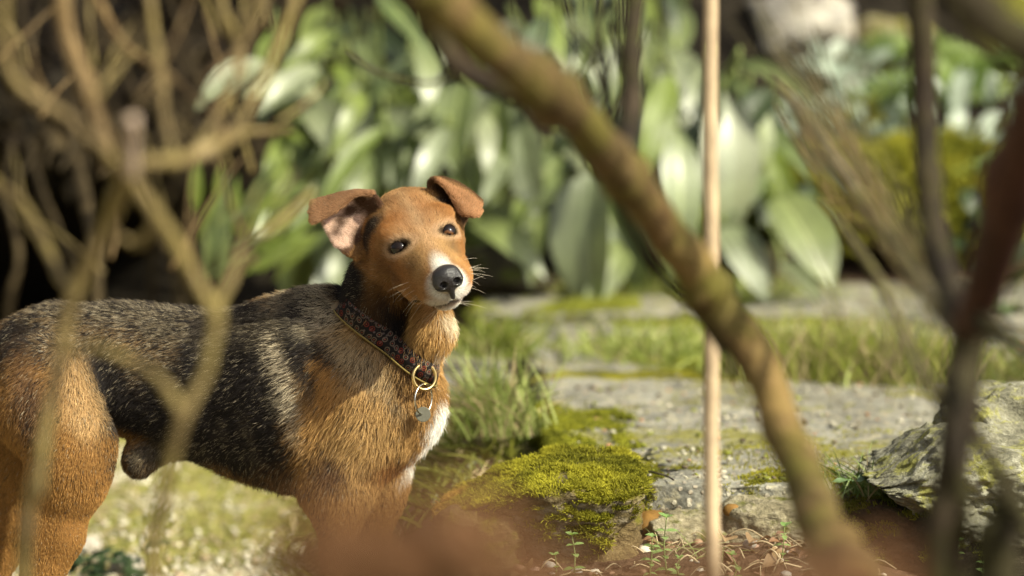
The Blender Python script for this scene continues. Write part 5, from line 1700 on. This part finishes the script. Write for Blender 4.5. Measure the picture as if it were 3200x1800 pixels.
    lay(h3((.045, -.01, .012), (.016, .022, .012), .7) * .6, RUST * 1.6, .02)
    lay(h3((.053, -.046, -.012), (.020, .013, .050), .45) * .95, BLACK * 1.6, .12)
    lay(h3((.054, -.040, -.055), (.022, .014, .03), .6) * .6, BROWN, .1)
    for s in (1, -1):
        q = (P - EYES[s][0]) @ EYES[s][2]
        rr = np.sqrt(((q[:, 0] + s * .0022) / .0165) ** 2 + (q[:, 2] / .0082) ** 2 + (q[:, 1] / .016) ** 2)
        lay((1 - sstep(1.3, 2.1, rr)) * .5, np.array([.54, .38, .24]), 0)
        lay((1 - sstep(.85, 1.22, rr)) * .95, BROWN * .4, 0)
    # white muzzle
    wz = np.maximum(np.maximum(h3((0, .094, -.008), (.0230, .017, .024), .35), h3((0, .078, .012), (.0100, .022, .02), .6)), h3((.010, .096, -.029), (.019, .016, .012), .45) * .75)
    lay(wz, WHITE, .03)
    lay(h3((.02, .070, -.035), (.016, .022, .007), .6) * .55, GREY, .3)
    lay(h3((0, .084, -.052), (.019, .020, .011), .4), WHITE, .02)
    ml = np.full(n, 1e9)
    for a in mouth_d[4:]:
        ml = np.minimum(ml, (hx - a[0]) ** 2 + (hy - a[1]) ** 2 + (hz - a[2]) ** 2)
    lay((1 - sstep(.0030, .0056, np.sqrt(ml))) * np.maximum(H, .8), BLACK * 1.0, 0)
    # ears
    for E, inner in ((ear_r, True), (ear_l, False)):
        Es = E.reshape(56, 48, 3)[::3, ::3].reshape(-1, 3)
        lo2, hi2 = E.min(0) - .012, E.max(0) + .012
        inb = np.all((P > lo2) & (P < hi2), axis=1)
        ii = np.where(inb)[0]
        if not len(ii):
            continue
        q = P[ii]
        d2 = ((q[:, None] - Es[None]) ** 2).sum(2)
        j = d2.argmin(1); dm = np.sqrt(d2[np.arange(len(ii)), j])
        row = (j // 16) / 18.0
        m = (1 - sstep(.006, .011, dm)) * 1.0
        col = np.tile(TAN * [.95, .95, 1.05], (len(ii), 1))
        fl = sstep(.50, .62, row)
        if inner:
            inn = (1 - fl) * sstep(.02, .12, row)
            pk = sstep(-.1, .5, vnoise(q, 70, 51) + (row - .2) * 1.6 - (q[:, 0] - E[:, 0].mean()) * 14)
            ic = np.array([.10, .052, .03])[None] * (1 - pk[:, None]) + np.array([.66, .47, .37])[None] * pk[:, None]  # pink skin, with the shaded cavity near the head painted dark
            col = col * (1 - inn[:, None]) + ic * inn[:, None]
            col = col * (1 - fl[:, None]) + np.array([.30, .165, .085])[None] * fl[:, None]
        else:
            ed = sstep(.86, .97, row)
            col = col * (1 - fl[:, None]) + np.array([.33, .17, .08])[None] * fl[:, None]
            inn = (1 - fl) * sstep(.05, .15, row)
            col = col * (1 - inn[:, None] * .8) + np.array([.05, .028, .016])[None] * inn[:, None] * .8  # shadow inside the fold painted dark
        C[ii] = C[ii] * (1 - m[:, None]) + col * m[:, None]
        G[ii] = G[ii] * (1 - m) + .02 * m
    return np.clip(C, .004, .9), G

dog = empty('dog', (float(dp(620, 1200)[0]), DD, 0.0), 'brown and black dog with folded ears standing sideways, its head turned to the viewer', 'dog')
skin = Nodes('dog skin')
skin.color(skin.mix(1.0, skin.attr('col'), (.62, .56, .50), 'MULTIPLY'))
skin.rough(.75); skin.spec(.15)
me = mesh_np('body', V, F)
Cv, Gv = coat(V)
set_col(me, Cv)
body = link('body', me, skin.m, dog)

# ------------------------------------------------ fur
def flow(P, Nn):
    """which way the hair lies"""
    x, y = side(P)
    n = len(P)
    D = np.tile(np.array([-1.0, .1, -.42]), (n, 1))
    leg = sstep(1330, 1520, y)
    D = D * (1 - leg[:, None]) + np.array([-.25, 0, -1.0]) * leg[:, None]
    th = blob(x, y, 190, 1330, 200, 260, 0, .4)
    D = D * (1 - th[:, None]) + np.array([-.35, 0, -1.0]) * th[:, None]
    sh = blob(x, y, 1150, 1290, 200, 300, 0, .5)
    D = D * (1 - sh[:, None]) + np.array([-.45, 0, -1.0]) * sh[:, None]
    nk = sstep(1060, 1180, x) * (1 - sstep(1180, 1300, y))
    D = D * (1 - nk[:, None]) + np.array([-.15, -.1, -1.0]) * nk[:, None]
    L = hl(P)
    H = sstep(-.012, .010, L[:, 1] + .115 + L[:, 2] * .7) * sstep(-.012, .008, L[:, 2] + .092 + L[:, 1] * .28) * (1 - sstep(.10, .12, np.abs(L[:, 0])))
    r = L - np.array([0, .11, .0])
    r = r * np.array([1.4, 1.0, .9])
    R3 = unit(r) @ HR.T
    D = unit(D) * (1 - H[:, None]) + R3 * H[:, None]
    D = D + 0.30 * np.stack([vnoise(P, 26, 61), vnoise(P, 26, 62), vnoise(P, 26, 63)], 1) + .22 * np.stack([vnoise(P, 80, 64), vnoise(P, 80, 65), vnoise(P, 80, 66)], 1)
    D = D - Nn * (D * Nn).sum(1, keepdims=True)
    return unit(D), H

def grow(count, seed):
    r = np.random.default_rng(seed)
    T = np.concatenate([F[:, [0, 1, 2]], F[:, [0, 2, 3]]])
    a, b, c = V[T[:, 0]], V[T[:, 1]], V[T[:, 2]]
    cen = (a + b + c) / 3
    area = np.linalg.norm(np.cross(b - a, c - a), axis=1) * .5
    nn = unit(N[T[:, 0]] + N[T[:, 1]] + N[T[:, 2]])
    L = hl(cen)
    hd = sstep(-.13, -.10, L[:, 1]) * sstep(-.11, -.09, L[:, 2])
    dens = 1 + 4.2 * hd
    muz = sstep(-.0, .03, L[:, 1]) * hd
    dens = dens + 3.0 * muz
    dens = dens * np.where(nn[:, 1] > 0.25, .30, 1.0)            # the far side is thinner
    dens = dens * np.where(cen[:, 2] < .12, .5, 1.0)
    p = area * dens; p /= p.sum()
    t = r.choice(len(T), count, p=p)
    u, v = r.random(count), r.random(count)
    m = u + v > 1; u[m], v[m] = 1 - u[m], 1 - v[m]
    P = a[t] + (b[t] - a[t]) * u[:, None] + (c[t] - a[t]) * v[:, None]
    Nn = unit(N[T[t, 0]] * (1 - u - v)[:, None] + N[T[t, 1]] * u[:, None] + N[T[t, 2]] * v[:, None])
    return P, Nn

FUR_N = 430000
P, Nn = grow(FUR_N, 5)
L = hl(P)
# bare spots: eyes, nose, the mouth's slit, beneath the collar
ax = np.abs(L[:, 0])
bare = np.zeros(len(P), bool)
for s in (1, -1):
    q = (P - EYES[s][0]) @ EYES[s][2]
    bare |= (q[:, 0] / .0126) ** 2 + (q[:, 2] / .0066) ** 2 + (q[:, 1] / .012) ** 2 < 1
bare |= ((L[:, 0] / .0165) ** 2 + ((L[:, 2] - .002) / .0150) ** 2 < 1) & (L[:, 1] > .085)
ml = np.full(len(P), 1e9)
for q in mouth_d[4:]:
    ml = np.minimum(ml, (ax - q[0]) ** 2 + (L[:, 1] - q[1]) ** 2 + (L[:, 2] - q[2]) ** 2)
bare |= (ml < .0030 ** 2)
# ears: the inside is nearly bare
COLLAR_C = pt(1222, 1062, DD - .06)
cax = unit(pt(1350, 1180, DD - .085) - pt(1094, 955, DD - .03))
cbx = unit(pt(1204, 1112, DD - .16) - COLLAR_C); cbx = unit(cbx - cax * (cbx @ cax))
cnz = np.cross(cax, cbx)
if cnz[2] < 0: cnz = -cnz
dcol = (P - COLLAR_C) @ cnz
incol = (np.abs(dcol) < .0118) & (np.linalg.norm(P - COLLAR_C, axis=1) < .084)
bare |= incol
keep = ~bare
P, Nn, L, dcol = P[keep], Nn[keep], L[keep], dcol[keep]
D, H = flow(P, Nn)
x, y = side(P)
n = len(P)
r = np.random.default_rng(9)
ln = np.full(n, .0110)
ln = ln + .006 * blob(x, y, 1200, 1150, 260, 260, 0, .6)
ln = ln + .005 * blob(x, y, 760, 1520, 280, 60, 0, .5)
ln = ln * (1 - .55 * sstep(1480, 1650, y)) * (1 - .45 * blob(x, y, 220, 1480, 220, 240, 0, .4))
hln = .0068 - .0034 * sstep(-.01, .04, L[:, 1]) + .002 * sstep(.07, .09, L[:, 1])
near_ear = np.zeros(n)
for E in (ear_r, ear_l):
    near_ear = np.maximum(near_ear, np.all((P > E.min(0) - .004) & (P < E.max(0) + .004), axis=1) * 1.0)
hln = hln * (1 - .45 * near_ear)
neck = sstep(-.16, -.10, L[:, 1])
ln = ln * (1 - H) + hln * H
ln = np.where(near_ear > 0, np.minimum(ln, .0055), ln)
ln = np.where((dcol > 0) & (dcol < .045) & (H < .5), np.minimum(ln, .012 + dcol * .3), ln)
ln = ln * (.65 + .6 * r.random(n))
lift = .24 + .13 * r.standard_normal(n) + .25 * vnoise(P, 40, 71)
lift = np.clip(lift, .05, 1.0) * (1 - .5 * H)
jit = r.standard_normal((n, 3)) * (.13 + .04 * (1 - H[:, None]))
d0 = unit(D + Nn * (lift + .25 - .12 * H)[:, None] + jit)
d1 = unit(D + Nn * (lift * .35)[:, None] + jit * 1.3 + np.array([0, 0, -.10]))
K = 4
rad = (.00025 - .00012 * H)[:, None] * np.array([1.0, .9, .65, .18])[None] * (.75 + .5 * r.random(n))[:, None]
C, G = coat(P + r.standard_normal((n, 3)) * (.0035 * (1 - .75 * H))[:, None])
# banded hairs: tufts of black and of pale tips
tuft = .55 * vnoise(np.stack([P[:, 0] * 130 + P[:, 2] * 60, P[:, 1] * 120, P[:, 2] * 190 - P[:, 0] * 60], 1), 1.0, 81) + .62 * r.standard_normal(n)
pale = (tuft > .42) & (r.random(n) < G * 1.1)
dark = (tuft < -.05) & (r.random(n) < G * 1.6)
ln[pale & (H < .5)] *= .8; rad[pale & (H < .5)] *= .85
C[pale] = (CREAM * .66)[None] * (.6 + .5 * r.random(pale.sum()))[:, None]
C[dark] = BLACK * 1.2
C = C * (1 + .16 * r.standard_normal(n))[:, None] * (1 + .14 * vnoise(P, 55, 83))[:, None]
C = np.clip(C, .004, .9)
pts = np.empty((n, K, 3))
pts[:, 0] = P - Nn * .0008
pts[:, 1] = P + d0 * (ln * .33)[:, None]
pts[:, 2] = pts[:, 1] + unit(d0 + d1) * (ln * .34)[:, None]
pts[:, 3] = pts[:, 2] + d1 * (ln * .33)[:, None]
cu = bpy.data.hair_curves.new('fur')
cu.add_curves([K] * n)
cu.attributes['position'].data.foreach_set('vector', pts.astype(np.float32).ravel())
ra = cu.attributes.get('radius') or cu.attributes.new('radius', 'FLOAT', 'POINT')
ra.data.foreach_set('value', rad.astype(np.float32).ravel())
ca = cu.attributes.new('col', 'FLOAT_COLOR', 'CURVE')
ca.data.foreach_set('color', np.concatenate([C, np.ones((n, 1))], 1).astype(np.float32).ravel())
hm = Nodes('dog fur')
hcol = hm.attr('col')
hm.color(hcol); hm.rough(.6); hm.spec(.12)
fur = link('fur', cu, hm.m, dog)
fur['kind'] = 'stuff'
print('fur', n, round(time.time() - T0, 1))

# ------------------------------------------------ eyes, nose, whiskers
em = Nodes('eye')
lc = em.attr('col')
em.color(lc); em.rough(.05); em.spec(.3)
for s in (1, -1):
    R = .0118
    c = hl(EYES[s][0] - EYES[s][1] * (R - .0010))
    nu, nv = 40, 24
    vs = []; fs = []
    for i in range(nv + 1):
        a = math.pi * i / nv
        for j in range(nu):
            b = 2 * math.pi * j / nu
            vs.append((R * math.sin(a) * math.cos(b), R * math.cos(a), R * math.sin(a) * math.sin(b)))
    for i in range(nv):
        for j in range(nu):
            fs.append((i * nu + j, i * nu + (j + 1) % nu, (i + 1) * nu + (j + 1) % nu, (i + 1) * nu + j))
    vs = np.array(vs)
    # gaze: towards the viewer
    g = unit(HR.T @ unit(np.array([0, 0, CAM_H]) - hw(c)) + np.array([0, .9, -.05]))
    ct = (vs / R) @ g
    colr = np.tile(np.array([.008, .005, .004]), (len(vs), 1))
    colr[(ct > .84)] = (.085, .034, .010) if s < 0 else (.012, .006, .004)  # one iris coloured as lit, the other as shaded
    colr[(ct > .955)] = (.003, .003, .003)
    colr[(ct < .70)] = (.008, .005, .004)
    W = np.array([hw(c + v) for v in vs])
    me = mesh_np('eye', W, fs)
    set_col(me, colr)
    link('eye', me, em.m, dog)

nf = Field((-.026, .070, -.026), (.026, .126, .022), .0008)
nf.ell((0, .094, -.0005), (.0178, .0135, .0150), .004)
nf.ell((0, .091, .006), (.0150, .014, .0095), .006)
for s in (1, -1):
    nf.ell((s * .0105, .0965, -.0035), (.0078, .0105, .0085), .004)
nf.cone((0, .100, -.013), (0, .098, -.023), .0042, .003, .004)
for s in (1, -1):
    nf.ell((s * .0085, .1075, -.003), (.0046, .0085, .0042), .0018, op='cut')
    nf.cone((s * .0105, .106, -.0045), (s * .0165, .099, -.0075), .0021, .0014, .0015, op='cut')
nf.cone((0, .1095, .001), (0, .103, -.024), .0009, .0009, .0012, op='cut')
nv_, nfc = nf.surface()
nv_ = relax(nv_, nfc, 1, .4)
a_ = math.radians(24)
Rn = np.array([[1, 0, 0], [0, math.cos(a_), -math.sin(a_)], [0, math.sin(a_), math.cos(a_)]])
pv = np.array([0, .094, -.001])
nv_ = (nv_ - pv) @ Rn.T + pv + np.array([0, .001, .0035])
me = mesh_np('nose', nv_ @ HR.T + HO, nfc)
nm = Nodes('nose leather')
nm.color((.017, .015, .015)); nm.rough(.33); nm.spec(.5)
nm.bump(nm.voro(nm.coord(), 700), .6, .0010)
link('nose', me, nm.m, dog)

wm = Nodes('whisker')
wm.color((.55, .48, .36)); wm.rough(.4)
r = np.random.default_rng(3)
wp = []; wr = []
for s in (1, -1):
    for k in range(16):
        u = r.random()
        base = np.array((s * (.016 + .012 * u), .078 - .035 * u + .004 * r.standard_normal(), -.022 - .014 * r.random()))
        if k > 12:
            base = np.array((s * .01 * r.random(), .074, -.055))
        dr = unit(np.array((s * (.9 + .2 * r.random()), .15 + .3 * r.standard_normal() * .5, -.35 + .3 * r.standard_normal())))
        ln_ = .022 + .022 * r.random()
        q = [base, base + dr * ln_ * .4, base + dr * ln_ * .75 + np.array((0, -.003, -.004)), base + dr * ln_ + np.array((0, -.008, -.011))]
        wp.append([hw(a) for a in q]); wr.append([.00014, .00012, .00009, .00004])
cu = bpy.data.hair_curves.new('whiskers')
cu.add_curves([4] * len(wp))
cu.attributes['position'].data.foreach_set('vector', np.array(wp, np.float32).ravel())
ra = cu.attributes.get('radius') or cu.attributes.new('radius', 'FLOAT', 'POINT')
ra.data.foreach_set('value', np.array(wr, np.float32).ravel())
wo = link('whiskers', cu, wm.m, dog)
wo['kind'] = 'stuff'

# ------------------------------------------------ collar
def surf_ray(c, dirv, off):
    t = np.arange(.02, .2, .0012)
    Q = c[None] + t[:, None] * dirv[None]
    v = B.sample(Q)
    out = np.where(v > off)[0]
    return c + dirv * min(t[out[0]] if len(out) else .09, .0785)
NT = 120
rows = []
for off, dn in ((.0015, -.0125), (.0045, -.0125), (.0050, 0.0), (.0045, .0125), (.0015, .0125)):
    ring = []
    for i in range(NT):
        a = 2 * math.pi * i / NT
        dv = math.cos(a) * cax + math.sin(a) * cbx
        ring.append(surf_ray(COLLAR_C + cnz * dn, dv, off))
    ring = np.array(ring)
    for _ in range(6):
        ring = .5 * ring + .25 * (np.roll(ring, 1, 0) + np.roll(ring, -1, 0))
    rows.append(ring)
rows = np.array(rows)
seg = np.linalg.norm(np.roll(rows[2], -1, 0) - rows[2], axis=1)
arc = np.concatenate([[0], np.cumsum(seg)])
cm = Nodes('woven collar')
uv = cm.new('ShaderNodeUVMap')
def flowers(scale, off, size, petals, cA, cB, base):
    """rows of small round woven flowers"""
    mp = cm.new('ShaderNodeMapping')
    mp.inputs['Scale'].default_value = (scale, scale, 1); mp.inputs['Location'].default_value = (*off, 0)
    cm.link(uv.outputs[0], mp.inputs[0])
    v = cm.new('ShaderNodeTexVoronoi', voronoi_dimensions='2D')
    v.inputs['Scale'].default_value = 1.0; v.inputs['Randomness'].default_value = .35
    cm.link(mp.outputs[0], v.inputs['Vector'])
    return v.outputs['Distance'], v.outputs['Color']
d1, c1 = flowers(105.0, (0, .0), .3, 5, None, None, None)
ring1 = cm.ramp(d1, [(0.0, 1), (.10, 1), (.13, 0), (.22, 0), (.25, 1), (.34, 1), (.38, 0)])
d2, c2 = flowers(190.0, (.3, .2), .3, 5, None, None, None)
dots = cm.ramp(d2, [(0.0, 1), (.22, 1), (.32, 0)])
red = cm.mix(cm.math('LESS_THAN', c1, .72), (.17, .024, .014), (.17, .13, .10))
basec = cm.mix(cm.math('MULTIPLY', dots, cm.math('GREATER_THAN', c2, .6)), (.011, .009, .009), (.11, .085, .085))
cc = cm.mix(cm.math('MULTIPLY', ring1, .9), basec, red)
cc = cm.mix(cm.ramp(d1, [(0, 1), (.08, 1), (.10, 0)]), cc, (.26, .05, .02))
cm.color(cm.mix(1.0, cc, (.72, .68, .64), 'MULTIPLY')); cm.rough(.8); cm.spec(.2)
tw = cm.new('ShaderNodeTexWave'); tw.inputs['Scale'].default_value = 500
cm.link(uv.outputs[0], tw.inputs[0])
cm.bump(tw.outputs['Fac'], .25, .0006)
m = MB()
Vc = rows.reshape(-1, 3)
Fc = []; UV = []
vv = [-.0148, -.0125, 0, .0125, .0148]
for k in range(4):
    for i in range(NT):
        j = (i + 1) % NT
        Fc.append((k * NT + i, k * NT + j, (k + 1) * NT + j, (k + 1) * NT + i))
        UV += [(arc[i], vv[k]), (arc[i + 1], vv[k]), (arc[i + 1], vv[k + 1]), (arc[i], vv[k + 1])]
me = mesh_np('collar', Vc, Fc)
ul = me.uv_layers.new(name='UVMap')
ul.data.foreach_set('uv', np.array(UV, np.float32).ravel())
collar = link('collar', me, cm.m, dog)
tm = Nodes('mustard piping'); tm.color((.15, .105, .022)); tm.rough(.8)
edge = rows[1] + unit(rows[1] - COLLAR_C) * .0006
Vt, Ft = tube_np(np.concatenate([edge, edge[:2]]), .0011, 8, cap=False)
link('piping', mesh_np('piping', Vt, Ft), tm.m, collar)

def torus(c, nrm, up, R, r, name, mat, parent, sq=1.0):
    nrm = unit(nrm); up = unit(np.asarray(up) - nrm * (np.asarray(up) @ nrm)); rt = np.cross(up, nrm)
    a = np.linspace(0, 2 * np.pi, 49)
    path = c + R * (np.cos(a)[:, None] * rt + np.sin(a)[:, None] * up)
    Vt, Ft = tube_np(path, r, 10, cap=False)
    return link(name, mesh_np(name, Vt, Ft), mat, parent)
brass = Nodes('brass'); brass.color((.62, .46, .20)); brass.b.inputs['Metallic'].default_value = 1; brass.rough(.3)
steel = Nodes('steel'); steel.color((.60, .58, .52)); steel.b.inputs['Metallic'].default_value = 1; steel.rough(.22)
dull = Nodes('worn tag metal'); dull.color(dull.mix(dull.noise(dull.coord(), 400), (.075, .07, .048), (.12, .115, .085))); dull.b.inputs['Metallic'].default_value = .15; dull.rough(.65)
dr = ray_dog(1322, 1195)
dr = (dr or DD - .14) - .016
o_ring = torus(pt(1326, 1178, dr), (.55, -1, .1), (0, 0, 1), .0155, .0021, 'ring', brass.m, collar)
dt = min(dr, (ray_dog(1322, 1296) or DD) - .013)
sr = torus(pt(1323, 1247, (dr + dt) / 2), (.85, -.55, 0), (0, (dt - dr), -1), .0185, .0011, 'split_ring', steel.m, collar)
sr2 = None
# the round tag
c = pt(1322, 1295, dt); nrm = unit(np.array([.05, -1, .12])); up = unit(np.array([0, .12, 1.0])); rt = np.cross(up, nrm)
mb = MB()
th = np.linspace(0, 2 * np.pi, 40, endpoint=False)
hole = np.array([[.0022 * math.cos(t), .0022 * math.sin(t) + .0062] for t in th]); rim = np.array([[.0094 * math.cos(t), .0094 * math.sin(t)] for t in th])
def lift3(q, z): return np.array([c + rt * a + up * b + nrm * z for a, b in q])
VV = np.concatenate([lift3(rim * .94, .0008), lift3(rim, .0004), lift3(rim, -.0004), lift3(rim * .94, -.0008)])
FF = [tuple(range(40)), tuple(range(159, 119, -1))]
def band(a, b):
    for i in range(40):
        j = (i + 1) % 40
        FF.append((a * 40 + i, a * 40 + j, b * 40 + j, b * 40 + i))
band(1, 0); band(2, 1); band(3, 2)
link('name_tag', mesh_np('name_tag', VV, FF, False), dull.m, collar)
print('dog done', round(time.time() - T0, 1))
